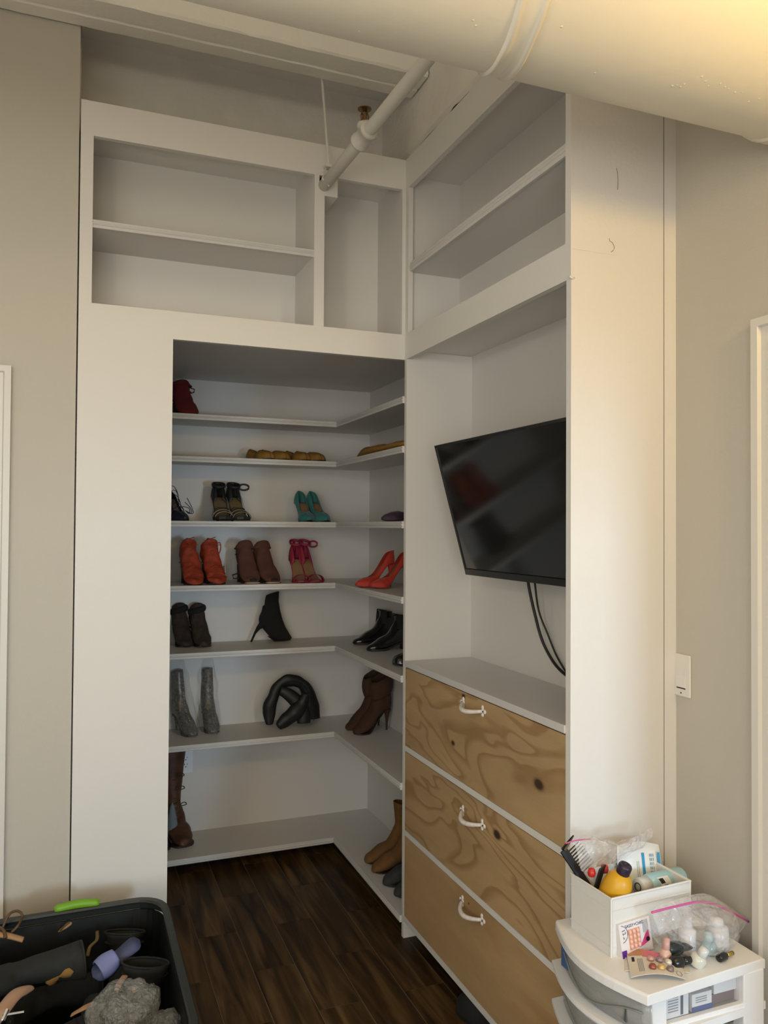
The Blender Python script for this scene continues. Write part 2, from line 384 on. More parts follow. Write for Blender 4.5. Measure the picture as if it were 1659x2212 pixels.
hd.tube([rel(TE) + Vector((.012, 0, .052)), rel(TE) + Vector((.014, 0, .07)), rel(TE) + Vector((.005, 0, .09))], .0025, 6); hd.tube([rel(TE) + Vector((-.012, 0, .052)), rel(TE) + Vector((-.014, 0, .07)), rel(TE) + Vector((-.005, 0, .09))], .0025, 6)
hd.build('sprinkler_head', BRASS, pipe, label='brass upright sprinkler head')
HG = PA + pd * 0.07
hg = MB(); hg.tube([rel(HG) + Vector((0, .004, -.024)), rel(HG) + Vector((-.026, .004, 0)), rel(HG) + Vector((-.012, .004, .045)), rel(HG) + Vector((.012, .004, .045)), rel(HG) + Vector((.026, .004, 0))], .004, 6, closed=True)
hg.box(rel(HG) + Vector((-.018, -.012, .042)), rel(HG) + Vector((.018, .018, .052)))
hg.tube([rel(HG) + Vector((0, .004, .045)), rel(Vector((-0.353, 0.035, ZC)))], .005, 8)
hg.build('hanger_rod', PIPEM, pipe)

# ------------------------------------------------------------------ closet front with overhead cubbies
def mould(mb, axis, e0, e1, face, z0, z1, out):
    """beaded edge moulding: profile runs in (out, z); `face` is the shelf edge, `out` points to the room"""
    h = z1 - z0; pr = [(0, 0), (.8, 0), (1.0, .12), (1.0, .22), (.75, .27), (.75, .34), (1.15, .42), (1.3, .5), (1.15, .60), (.75, .66), (.75, .73), (1.0, .80), (1.0, .92), (.8, 1.0), (0, 1.0)]
    mb.prism([(face + out * 0.009 * a, z0 + h * b) for a, b in pr], e0, e1, axis)
    return mb
T = 0.020
cab = thing('overhead_cabinet', 'white overhead cubby cabinet with one long shelf above the closet doorway', 'cabinet', (0, 0, 0))
box('top_rail', (XL, 0, ZH), (0.0, T, ZT), WHITE, cab)
box('left_stile', (XL, 0, ZU), (XL2, T, ZH), WHITE, cab)
box('bottom_rail', (XL2, 0.0005, ZO + 0.05), (0.0, T, ZU), WHITE, cab)
box('back_panel', (XL, 0.2734, 2.335), (0.0, 0.286, 3.02), WHITE, cab)
box('cubby_floor', (XL, T, 2.336), (0.0, 0.2734, 2.352), WHITE, cab)
box('cubby_top', (XL, T, 2.995), (0.0, 0.2734, 3.015), WHITE, cab)
box('side_panel', (XL, T, 2.352), (XL + 0.012, 0.2734, 2.995), WHITE, cab)
dp = MB(); dp.box((-0.377, -0.0005, ZU), (-0.337, T, 2.868)); dp.box((-0.377, -0.0005, 2.868), (-0.358, T, ZH)); dp.box((-0.358, -0.0005, 2.868), (-0.285, T, 2.891)); dp.box((-0.323, -0.0005, 2.891), (-0.285, T, ZH))
dp.build('divider_post', WHITE, cab)
box('partition', (-0.377, T, 2.352), (-0.365, 0.2734, 2.995), WHITE, cab)
pc = MB(); pc.box((-0.358, T, 2.868), (-0.285, 0.2734, 2.880)); pc.box((-0.297, T, 2.88), (-0.285, 0.2734, 2.995)); pc.build('pipe_boxing', WHITE, cab)
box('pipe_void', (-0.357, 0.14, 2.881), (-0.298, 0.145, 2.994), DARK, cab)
box('corner_stile', (-0.014, -0.0005, ZU), (0.0, T, ZH), WHITE, cab)
sh = box('shelf', (XL + 0.012, 0.012, 2.632), (-0.377, 0.2734, 2.652), SHELFW, cab)
mould(MB(), 'x', XL2 - .01, -0.377, 0.012, 2.628, 2.656, -1).build('edge_molding', SHELFW, sh)
box('partition', (-0.013, T, 2.352), (-0.001, 0.2734, 2.995), WHITE, cab)

fp = box('closet_front_panel', (XL, 0, 0), (XO, T, ZU), WHITE); fp['kind'] = 'structure'; fp.name = 'wall_closet_front'
hd_ = box('trim_4', (XO, 0, ZO), (0.0, T, ZO + 0.051), WHITE, kind='structure')
struct('wall_closet_lintel', (XL, T, ZO + 0.02), (0.0, 0.05, 2.34), WHITE)

# ------------------------------------------------------------------ television side: overhead cabinet
cb = thing('overhead_cabinet', 'white overhead cubby cabinet with one long shelf above the television niche', 'cabinet', (0, 0, 0))
box('top_rail', (0, -LB + 0.0005, ZH), (T, T, ZT), WHITE, cb)
box('bottom_rail', (0, -LB + 0.0005, ZO), (T, T, ZU), WHITE, cb)
box('corner_stile', (0, -0.030, ZU), (T, 0.0, ZH), WHITE, cb)
box('end_stile', (0, -LB + 0.0005, ZU), (T, -LB + 0.026, ZH), WHITE, cb)
box('back_panel', (BXU, -LB + 0.022, 2.30), (BXU + 0.012, 0.0, 3.02), WHITE, cb)
box('cubby_floor', (T, -LB + 0.022, 2.302), (BXU, -0.001, 2.345), WHITE, cb)
box('cubby_top', (T, -LB + 0.022, 2.995), (BXU, -0.001, 3.015), WHITE, cb)
box('side_panel', (T, -0.012, 2.345), (BXU, 0.0, 2.995), WHITE, cb)
sh = box('shelf', (0.010, -LB + 0.022, 2.612), (BXU, -0.012, 2.634), SHELFW, cb)
mould(MB(), 'y', -LB + 0.026, -0.045, 0.010, 2.606, 2.640, -1).build('edge_molding', SHELFW, sh)
# niche side board that also closes the closet
nb = MB().box((0.0, -0.020, 0), (BX, 0.0, ZO - .0004)).box((T + .0006, -0.020, ZO - .0004), (BX, -0.0004, 2.2975)).build('niche_side_board', WHITE)
tag(nb, 'white upright board between the closet doorway and the television niche', 'panel')
nc = box('ceiling_niche', (T, -LB + 0.022, 2.298), (BX, -0.02, 2.302), WHITE, kind='structure')

# ------------------------------------------------------------------ built-in drawers
def ply(name, knots, seed, freq, contrast):
    mt = bpy.data.materials.new(name); mt.use_nodes = True; nt = mt.node_tree; b = nt.nodes['Principled BSDF']
    N = nt.nodes.new; L = nt.links.new
    tc = N('ShaderNodeTexCoord'); sx = N('ShaderNodeSeparateXYZ'); L(tc.outputs['Object'], sx.inputs[0])
    def math_(op, a, c=None):
        q = N('ShaderNodeMath'); q.operation = op
        for i, s in enumerate((a, c)):
            if s is None: continue
            if isinstance(s, (int, float)): q.inputs[i].default_value = s
            else: L(s, q.inputs[i])
        return q.outputs[0]
    cx = N('ShaderNodeCombineXYZ'); L(math_('MULTIPLY', sx.outputs['Y'], 1.5), cx.inputs[0]); L(math_('MULTIPLY', sx.outputs['Z'], 4.6), cx.inputs[1]); cx.inputs[2].default_value = seed
    n1 = N('ShaderNodeTexNoise'); n1.inputs['Scale'].default_value = 1.15; n1.inputs['Detail'].default_value = 2.5; n1.inputs['Roughness'].default_value = 0.45; n1.inputs['Distortion'].default_value = 0.5; L(cx.outputs[0], n1.inputs['Vector'])
    h = math_('MULTIPLY', n1.outputs['Fac'], freq)
    h = math_('ADD', h, math_('MULTIPLY', sx.outputs['Z'], freq * 0.55))
    dark = None
    for (ky, kz, kr) in knots:
        dy = math_('MULTIPLY', math_('SUBTRACT', sx.outputs['Y'], ky), 0.42); dz = math_('SUBTRACT', sx.outputs['Z'], kz)
        d2 = math_('ADD', math_('MULTIPLY', dy, dy), math_('MULTIPLY', dz, dz))
        g = math_('DIVIDE', 0.0022 * kr / 0.02, math_('ADD', d2, 0.0022)); h = math_('ADD', h, g)
        ey = math_('SUBTRACT', sx.outputs['Y'], ky)
        e2 = math_('SQRT', math_('ADD', math_('MULTIPLY', math_('MULTIPLY', ey, ey), 0.4), math_('MULTIPLY', dz, dz)))
        k = math_('SUBTRACT', 1.0, math_('SMOOTH_MIN', math_('DIVIDE', e2, kr), 1.0)); dark = k if dark is None else math_('MAXIMUM', dark, k)
    s = math_('FRACT', h)
    r = N('ShaderNodeValToRGB'); e = r.color_ramp.elements
    lo = (0.435, 0.29, 0.143, 1); hi = tuple(c * (1 - contrast) for c in (0.375, 0.225, 0.095)) + (1,)
    e[0].position = 0.0; e[0].color = lo; e[1].position = 1.0; e[1].color = lo
    for p, c in ((0.58, lo), (0.84, hi), (0.92, hi)): q = e.new(p); q.color = c
    L(s, r.inputs[0])
    # broad colour drift and fine fibre
    n2 = N('ShaderNodeTexNoise'); n2.inputs['Scale'].default_value = 2.0; L(cx.outputs[0], n2.inputs['Vector'])
    cf = N('ShaderNodeCombineXYZ'); L(math_('MULTIPLY', sx.outputs['Y'], 12), cf.inputs[0]); L(math_('MULTIPLY', sx.outputs['Z'], 260), cf.inputs[1])
    n3 = N('ShaderNodeTexNoise'); n3.inputs['Scale'].default_value = 1; L(cf.outputs[0], n3.inputs['Vector'])
    hv = N('ShaderNodeHueSaturation'); v = math_('ADD', math_('MULTIPLY', n2.outputs['Fac'], 0.5), math_('MULTIPLY', n3.outputs['Fac'], 0.16)); L(math_('ADD', v, 0.65), hv.inputs['Value']); L(r.outputs[0], hv.inputs['Color'])
    outc = hv.outputs[0]
    if dark is not None:
        mx = N('ShaderNodeMixRGB'); mx.inputs[2].default_value = (0.045, 0.022, 0.010, 1); L(math_('MINIMUM', math_('MULTIPLY', dark, 2.2), 1.0), mx.inputs[0]); L(outc, mx.inputs[1]); outc = mx.outputs[0]
    L(outc, b.inputs['Base Color']); b.inputs['Roughness'].default_value = 0.55
    return mt
dr = thing('built_in_dresser', 'white built-in dresser with three plywood drawer fronts', 'dresser', (0, 0, 0))
box('carcass', (0.024, -LB + 0.022, 0.07), (BX - .001, -0.0205, 1.052), DARK, dr)
RAILS = [(0.7277, 0.7484), (0.4005, 0.4208), (0.0663, 0.0871)]
for za, zb in RAILS: box('rail', (-0.0005, -LB + 0.022, za), (0.024, -0.0205, zb), WHITE, dr)
hm = mat('white_iron_handle', (0.74, 0.70, 0.66), 0.35, nscale=90, namp=0.12)
hdark = mat('handle_screw', (0.06, 0.05, 0.05), 0.5)
FR = [(1.0515, 0.7484, [(-.977, .882, .020), (-.44, .862, .011), (-.517, 1.037, .010)], 3.3, 8.0, .12), (0.7255, 0.4208, [(-.744, .659, .018)], 8.1, 9.5, .14), (0.3985, 0.0871, [(-.56, .37, .004)], 5.6, 2.2, -.05)]
for i, (zt_, zb_, kn, sd, fq, ct) in enumerate(FR):
    d = box('drawer', (0.001, -LB + 0.024, zb_ + 0.0015), (0.020, -0.0225, zt_ - 0.001), ply('plywood_%d' % i, kn, sd, fq, ct), dr)
    hz = (1.016, 0.657, 0.359)[i]; ya, yb2 = -0.515, -0.652
    h = MB(); pts = []; rr = []
    for k in range(13):
        u = k / 12; pts.append((0.001 - 0.034 * math.sin(PI * u) ** 0.8, ya + (yb2 - ya) * u, hz - 0.010 * math.sin(PI * u))); rr.append(0.0055 + 0.0025 * math.sin(PI * u))
    h.tube(pts, rr, 8)
    for yy, sg in ((ya, 1), (yb2, -1)):
        # trefoil end plate
        for (dy, dz, r_) in ((sg * .013, 0, .0075), (-sg * .002, .012, .0075), (-sg * .002, -.012, .0075), (0, 0, .010)):
            h.lathe([(r_, -0.006), (r_, 0.0), (r_ * .6, .0022), (0.0005, .0028)], (0, 0, 0), 10, Matrix.Translation((0, yy + dy, hz + dz)) @ Matrix.Rotation(-PI/2, 4, 'Y'))
    ho = h.build('handle', hm, d, smooth=True, label='white cast handle with trefoil ends')
    for yy, sg in ((ya, 1), (yb2, -1)):
        MB().lathe([(.003, 0), (.003, .0036), (.0005, .004)], (0, 0, 0), 8, Matrix.Translation((0, yy + sg * .006, hz)) @ Matrix.Rotation(-PI/2, 4, 'Y')).build('screw', hdark, d)
ct = box('countertop', (-0.003, -LB + 0.022, 1.0545), (BX, -0.0205, 1.077), mat('grey_white_counter', (0.60, 0.585, 0.575), 0.4), bevel=0.002)
tag(ct, 'plain white shelf-like countertop over the plywood drawers', 'countertop')

# ------------------------------------------------------------------ television
tl, br = on(939, 963, 'x', 0.015), on(1008, 1241, 'x', 0.147)
ty = 0.5 * (tl.y + br.y); tw = 0.86
top = Vector((0.015, 0, tl.z)); bot = Vector((0.147, 0, br.z)); uz = (top - bot).normalized(); th = (top - bot).length
nx = Vector((-uz.z, 0, uz.x))                       # screen normal, towards the room
tv = thing('television', 'black flat-screen television tilted down in the wall niche', 'television', (0, 0, 0))
Mt = Matrix(((0, uz.x, nx.x, bot.x), (-1, 0, 0, ty), (0, uz.z, nx.z, bot.z), (0, 0, 0, 1)))   # local: x along the width, y up, z out
def tvbox(name, a, b, m, par=tv, bevel=0.0):
    k = MB().box(a, b).xf(Mt); return k.build(name, m, par, bevel=bevel)
scr = mat('tv_screen', (0.010, 0.010, 0.0095), 0.10, spec=0.7, coat=0.3)
bez = mat('tv_bezel', (0.014, 0.014, 0.014), 0.3)
tvbox('back_shell', (0.0, 0.0, -0.022), (tw, th, -0.004), BLACKP)
tvbox('back_bulge', (0.12, 0.05, -0.05), (tw - .12, th * .62, -0.022), BLACKP)
tvbox('screen', (0.008, 0.026, -0.004), (tw - 0.008, th - 0.009, 0.0), scr)
tvbox('bezel_bottom', (0, 0, -0.004), (tw, 0.024, 0.004), bez, bevel=0.002); tvbox('bezel_top', (0, th - 0.009, -0.004), (tw, th, 0.003), bez)
tvbox('bezel_side', (0, 0.0, -0.004), (0.008, th, 0.003), bez); tvbox('bezel_side', (tw - 0.008, 0.0, -0.004), (tw, th, 0.003), bez)
mt_ = MB().box((0.25, 0.1, -0.06), (tw - .25, th - .12, -0.05)).xf(Mt); mt_.box((0.20, ty - tw/2 - .06, 1.58), (BX + .001, ty - tw/2 + .06, 1.76)); mt_.build('wall_mount', BLACKP, tv)
def cable(pts, r, label):
    o = MB().tube(pts, r, 7).build('television_cable', CABLE, smooth=True); tag(o, label, 'cable')
def spl(pts, n=8):
    P = [Vector(p) for p in pts]; out = []
    for i in range(len(P) - 1):
        p0 = P[max(i-1, 0)]; p1 = P[i]; p2 = P[i+1]; p3 = P[min(i+2, len(P)-1)]
        for k in range(n):
            t = k / n
            out.append(0.5 * ((2*p1) + (p2 - p0)*t + (2*p0 - 5*p1 + 4*p2 - p3)*t*t + (3*p1 - p0 - 3*p2 + p3)*t**3))
    return out + [P[-1]]
cable(spl([on(1138, 1225, 'x', .20), on(1142, 1265, 'x', .215), on(1155, 1325, 'x', .235), on(1172, 1385, 'x', .255), on(1200, 1436, 'x', .268), on(1236, 1468, 'x', .272), on(1262, 1478, 'x', .272)]), 0.0052, 'thicker black cable hanging from the television in a curve')
cable(spl([on(1152, 1225, 'x', .21), on(1156, 1265, 'x', .225), on(1164, 1320, 'x', .245), on(1184, 1372, 'x', .268), on(1204, 1420, 'x', .274), on(1236, 1470, 'x', .276), on(1262, 1490, 'x', .276)]), 0.0034, 'thinner black cable hanging beside the thicker television cable')

# ------------------------------------------------------------------ light switch, wall outlet, unseen lamps
sw = thing('light_switch', 'white rocker light switch on the right wall', 'switch', (CW, -1.1535, 1.196))
MB().box((-0.006, -0.034, -0.058), (0, 0.034, 0.058)).build('cover_plate', SWITCHM, sw, bevel=0.003)
MB().prism([(-0.0062, -0.0335), (-0.0098, -0.032), (-0.0072, 0.0), (-0.0066, 0.0335), (-0.003, 0.0335), (-0.003, -0.0335)], -0.0165, 0.0165, 'y').build('rocker', SWITCHM, sw)
MB().box((-0.0064, -0.0172, -0.0365), (-0.0058, 0.0172, -0.0335)).build('rocker_gap', DARK, sw)
MB().lathe([(.0022, 0), (.0022, .0008), (0.0003, .001)], (0, 0, 0), 8, Matrix.Translation((-.006, 0, -.048)) @ Matrix.Rotation(-PI/2, 4, 'Y')).build('screw', DARK, sw)
pO = on(401, 1645, 'y', YB)
ou = thing('wall_outlet', 'white double wall outlet behind the lowest closet shelf bay', 'outlet', (pO.x, YB, pO.z))
MB().box((-0.035, -0.006, -0.057), (0.035, 0, 0.057)).build('cover_plate', PLASTW, ou, bevel=0.002)
MB().box((-0.017, -0.008, -0.034), (0.017, -0.006, 0.034)).build('socket_face', PLASTW, ou)
sl = MB()
for zc_ in (-0.017, 0.017):
    sl.box((-0.0085, -0.0086, zc_ + .001), (-0.0055, -0.008, zc_ + .010)); sl.box((0.0055, -0.0086, zc_ + .002), (0.0078, -0.008, zc_ + .009)); sl.box((-0.0025, -0.0086, zc_ - .009), (0.0025, -0.008, zc_ - .004))
sl.build('socket_slots', DARK, ou)
LPZ = 2.50
lp = thing('pendant_lamp', 'warm pendant lamp hanging from the ceiling near the door', 'lamp', (0.12, -2.62, LPZ))
MB().tube([(0, 0, .12), (0, 0, ZC - LPZ)], .004, 6).build('cord', CABLE, lp)
MB().lathe([(.05, ZC - LPZ - .02), (.05, ZC - LPZ)], (0, 0, 0), 18).build('ceiling_rose', BRASS, lp)
MB().lathe([(.012, .16), (.03, .155), (.035, .115), (.02, .11)], (0, 0, 0), 18).build('socket', BRASS, lp, smooth=True)
lb = bpy.data.lights.new('bulb', 'POINT'); lb.energy = 28; lb.color = (1.0, 0.66, 0.22); lb.shadow_soft_size = 0.09
lo = bpy.data.objects.new('bulb', lb); COL.objects.link(lo); lo.parent = lp; lo.location = (0, 0, 0)
L2Z = 2.25  # second lamp is added unseen, fill light for beam and slab
fill_lamp = thing('pendant_lamp', 'second warm pendant lamp hanging by the door in the left wall', 'lamp', (-1.9, -2.3, L2Z))
MB().tube([(0, 0, .12), (0, 0, ZC - L2Z)], .004, 6).build('cord', CABLE, fill_lamp)
MB().lathe([(.05, ZC - L2Z - .02), (.05, ZC - L2Z)], (0, 0, 0), 18).build('ceiling_rose', BRASS, fill_lamp)
MB().lathe([(.012, .16), (.03, .155), (.035, .115), (.02, .11)], (0, 0, 0), 18).build('socket', BRASS, fill_lamp, smooth=True)
fill_bulb = bpy.data.lights.new('bulb', 'POINT'); fill_bulb.energy = 19; fill_bulb.color = (1.0, 0.82, 0.58); fill_bulb.shadow_soft_size = 0.09
o2 = bpy.data.objects.new('bulb', fill_bulb); COL.objects.link(o2); o2.parent = fill_lamp; o2.location = (0, 0, 0)

# ------------------------------------------------------------------ L-shaped closet shelves
names_ = ['topmost white L-shaped closet shelf, holding a red bootie', 'white L-shaped closet shelf holding mustard flats', 'white L-shaped closet shelf holding teal pumps', 'white L-shaped closet shelf holding crimson sandals and red pumps',
          'white L-shaped closet shelf holding shiny black ankle boots', 'white L-shaped closet shelf holding folded black boots', 'lowest white L-shaped closet shelf just above the floor']
for i, z in enumerate(ZS):
    s_ = thing('corner_shelf', names_[i], 'shelf', (0, 0, z), group='shelves in the closet')
    box('back_board', (XL, YS, -0.016), (BX, YB, 0.0), SHELFW, s_)
    box('side_board', (0.0, 0.001, -0.016), (BX, YS, 0.0), SHELFW, s_)
    hm_ = 0.027
    mould(MB(), 'x', XL, 0.0, YS, -0.026, 0.0006, -1).build('edge_molding', SHELFW, s_)
    mould(MB(), 'y', 0.001, YS - .009, 0.0, -0.026, 0.0006, -1).build('edge_molding', SHELFW, s_)

# ------------------------------------------------------------------ shoes
def sstep(a, b, x):
    t = min(1, max(0, (x - a) / (b - a))); return t * t * (3 - 2 * t)
def lerp_tab(tab, t):
    for (a, va), (b, vb) in zip(tab, tab[1:]):
        if t <= b: return va + (vb - va) * (t - a) / (b - a)
    return tab[-1][1]
class Last:
    """a shoe last: x runs heel (0) to toe (L), footbed height and half width along it"""
    def __init__(s, L=.215, H=.09, P=.006, W=.040, toe='point'):
        s.L, s.H, s.P, s.W, s.toe = L, H, P, W, toe
    def hb(s, t):
        return s.P + s.H * (1 - sstep(.14, .70, t)) * (1 - .06 * t) + .006 * max(0, (t - .85) / .15)
    def w(s, t):
        if t < .14: return s.W * .74 * math.sqrt(max(0, 1 - (1 - t / .14) ** 2))
        if t < .42: return s.W * (.74 + (.66 - .74) * (t - .14) / .28)
        if t < .72: return s.W * (.66 + .34 * sstep(.42, .72, t))
        u = (t - .72) / .28
        return s.W * ((1 - u ** 1.35) * .97 + .03 if s.toe == 'point' else math.sqrt(max(0, 1 - u ** 2.4)) * .99 + .01)
    def pt(s, t, v, dz=0): return Vector((t * s.L, v * s.w(t), s.hb(t) + dz))
    def sole(s, th=.006, grow=1.03, t0=0.0):
        mb = MB(); rs = []
        for i in range(23):
            t = t0 + (1 - t0) * i / 22; a = s.w(t) * grow + .0006; z = s.hb(t)
            rs.append([(t*s.L, -a, z), (t*s.L, a, z), (t*s.L, a * .96, z - th), (t*s.L, -a * .96, z - th)])
        return mb.rings(rs)
    def insole(s, t0=.0, t1=1.0, dz=.001, sc=.93):
        return MB().grid(lambda u, v: s.pt(t0 + (t1 - t0) * u, (v * 2 - 1) * sc, dz), 20, 3)
    def stiletto(s, r0=.020, r1=.0045, t=.07, sx=.004):
        z = s.hb(t) - .004; mb = MB(); rs = []
        for u in (0, .12, .3, .6, .95, 1.0):
            r = r1 + (r0 - r1) * (1 - u) ** 2.6
            rs.append([(t * s.L + sx * u + r * math.cos(k*PI/5) * (1.0), r * .85 * math.sin(k*PI/5), z * (1 - u)) for k in range(10)])
        return mb.rings(rs)
    def block(s, r=.026, t=.10, r1=.022):
        z = s.hb(t) - .003; mb = MB()
        return mb.rings([[(t*s.L + rr * math.cos(k*PI/7), rr * .95 * math.sin(k*PI/7), zz) for k in range(14)] for rr, zz in ((r, z), (r1, z*.4), (r1, 0))])
    def upper(s, a, phi, t0=0.0, t1=1.0, nst=26, nv=8):
        """two walls rising from the footbed edge; phi = 90 closes over the top"""
        mb = MB()
        for sg in (-1, 1):
            def f(i, j):
                t = t0 + (t1 - t0) * i; ph = math.radians(phi(t)) * j
                return (t * s.L, sg * s.w(t) * (1.02 * math.cos(ph) ** .8 if ph < PI/2 - 1e-4 else 0), s.hb(t) - .003 + a(t) * math.sin(ph))
            mb.grid(f, nst, nv)
        return mb
    def arch(s, t, h, wd, v0=1.0, skew=0.0):
        """a strap over the foot at station t"""
        mb = MB(); rs = []
        for k in range(13):
            ph = PI * k / 12; tt = t + skew * math.cos(ph)
            y = s.w(tt) * v0 * math.cos(ph) * 1.03; z = s.hb(tt) - .002 + h * math.sin(ph) ** .8; x = tt * s.L
            rs.append([(x - wd/2, y, z), (x + wd/2, y, z), (x + wd/2, y * .95, z - .002), (x - wd/2, y * .95, z - .002)])
        return mb.rings(rs)
def prof_loft(pairs, n=16, sq=1.0, jig=0.0, seed=0, cap=(True, True)):
    """rings spanned between a bottom/back point and a top/front point of the side profile, with a half width"""
    mb = MB(); rs = []
    for i, (bx, bz, tx, tz, w) in enumerate(pairs):
        c = Vector(((bx+tx)/2, 0, (bz+tz)/2)); h = Vector(((tx-bx)/2, 0, (tz-bz)/2)); r = []
        for k in range(n):
            a = 2*PI*k/n; ca, sa = math.cos(a), math.sin(a)
            ca = math.copysign(abs(ca) ** sq, ca); sa = math.copysign(abs(sa) ** sq, sa)
            p = c + h * ca + Vector((0, w * sa, 0))
            if jig:
                p += Vector([jig * noise.noise(Vector((p.x * 28 + q * 9.1 + seed, p.y * 28, p.z * 28))) for q in range(3)])
            r.append(p)
        rs.append(r)
    return mb.rings(rs, cap)
def dens(pairs, n=4):
    out = []
    for i in range(len(pairs) - 1):
        p0, p1, p2, p3 = pairs[max(i-1, 0)], pairs[i], pairs[i+1], pairs[min(i+2, len(pairs)-1)]
        for k in range(n):
            t = k / n
            out.append(tuple(0.5*((2*b) + (c-a)*t + (2*a-5*b+4*c-d)*t*t + (3*b-a-3*c+d)*t**3) for a, b, c, d in zip(p0, p1, p2, p3)))
    return out + [pairs[-1]]
def shoe_mat(n, c, rough=.7, **k): return mat('leather_' + n, c, rough, **k)
def place(o, px, py, z, face, toeL, y=None, sc=(1, 1, 1)):
    """put the toe over the point of the shelf seen at (px, py); y fixes the depth where the shelf top is out of sight"""
    p = on(px, py, 'z', z) if y is None else on(px, py, 'y', y)
    d = Vector((math.cos(face), math.sin(face), 0))
    o.location = (p.x - d.x * toeL * sc[0], p.y - d.y * toeL * sc[0], z); o.rotation_euler = (0, 0, face); o.scale = sc
DN = -PI / 2            # toe towards the room (camera)
LF = PI                 # toe towards the doorway aisle (-x)
ZT_ = [z + 0.0008 for z in ZS]      # the moulding lip is level with this, shelf boards at ZS
def newshoe(name, label, group=None, cat='shoe'): return thing(name, label, cat, group=group)

def pump(label, col, ins, L=.20, H=.10, group=None, tpe='point', lining=None, n='pump'):
    t = newshoe('high_heel_pump', label, group); s = Last(L, H, .006, .038, tpe)
    m = shoe_mat(n, col, .65, sheen=.2, nscale=60, namp=.08)
    s.upper(lambda q: lerp_tab([(0, .062), (.15, .055), (.35, .036), (.55, .040), (.62, .044), (.78, .040), (.92, .026), (1, .010)], q),
            lambda q: lerp_tab([(0, 78), (.2, 66), (.45, 48), (.58, 60), (.66, 90), (1, 90)], q)).build('upper', m, t, smooth=True, solid=.0018)
    s.sole(.004).build('sole', mat('dark_sole', (.03, .022, .018), .6), t)
    s.insole(.01, .8).build('insole', shoe_mat(n + '_insole', ins, .6), t)
    s.stiletto(.021, .0055).build('heel', m, t, smooth=True)
    return t
def sandal(label, col, ins, L=.20, H=.105, group=None, P=.008, n='sandal', loop=True, trim=None, cross=False, tall=.115):
    t = newshoe('ankle_strap_sandal', label, group); s = Last(L, H, P, .039, 'round')
    m = shoe_mat(n, col, .6, nscale=50, namp=.1)
    s.sole(.006 + P * .4).build('sole', m, t); s.insole(.0, 1.0).build('insole', shoe_mat(n + '_insole', ins, .55), t)
    s.stiletto(.020, .006).build('heel', m, t, smooth=True)
    s.upper(lambda q: lerp_tab([(0, .085), (.12, .080), (.3, .042), (.4, .02)], q), lambda q: 72, 0, .36, 12).build('heel_cup', m, t, smooth=True, solid=.002)
    s.arch(.80, .034, .026).build('toe_strap', m, t, smooth=True)
    if cross:
        s.arch(.62, .046, .014, 1, .07).build('cross_strap', m, t, smooth=True); s.arch(.62, .046, .014, 1, -.07).build('cross_strap', m, t, smooth=True)
    # ankle band round the leg opening
    zc_ = s.H + P + tall * .72
    pts = [(.034 + .030 * math.cos(2*PI*k/18), .026 * math.sin(2*PI*k/18), zc_ - .012 * math.cos(2*PI*k/18)) for k in range(18)]
    MB().tube(pts, .0035, 6, closed=True, flat=2.2).build('ankle_strap', m, t, smooth=True)
    if loop:
        pts = [(.03 + .004 * math.cos(2*PI*k/14), .045 + .021 * math.cos(2*PI*k/14), zc_ - .008 + .015 * math.sin(2*PI*k/14)) for k in range(14)]
        MB().tube(pts, .003, 6, closed=True, flat=1.8).build('loose_strap', m, t, smooth=True)
    MB().tube([(.006, 0, s.H + P + .04), (.004, 0, zc_ + .006)], [.010, .006], 8).build('heel_tab', m, t, smooth=True)
    if trim:
        for q, h in ((.73, .044), (.87, .031)): s.arch(q, h, .0022, 1.02).build('piping', trim, t, smooth=True)
        MB().tube([p + Vector((0, .003, 0)) for p in [s.pt(i/10 * .7, 1.06, .006) for i in range(1, 11)]], .0012, 5).build('piping', trim, t)
        MB().tube([p - Vector((0, .003, 0)) for p in [s.pt(i/10 * .7, -1.06, .006) for i in range(1, 11)]], .0012, 5).build('piping', trim, t)
    return t
def bootie_pairs(L, H, top, lean=0.0, tw=.034, toe_h=.030, sb=.010, ankle=.030):
    """side profile of an ankle boot on a heel of height H; (bottom/back) - (top/front) - half width"""
    return [(L, .010, L - .002, .016, .004), (L * .97, .004, L * .95, toe_h * .85, .020), (L * .86, .004, L * .84, toe_h + .006, .033), (L * .72, .004 + H * .03, L * .68, toe_h + .020 + H * .25, .038),
            (L * .54, .004 + H * .28, L * .50, .062 + H * .55, .036), (L * .30, H * .80, L * .415, .085 + H * .80, .033), (L * .06, H * .98, L * .375, .098 + H, .031),
            (-L * .015, H + .030, L * .355, .108 + H, .031), (sb * .2 + lean * .2, H + .072, L * .35 + lean * .3, H + .120 + (top - .12) * .12, ankle), (sb * .0 + lean, top * 0.93 + H * .0, L * .37 + lean, top, tw)]
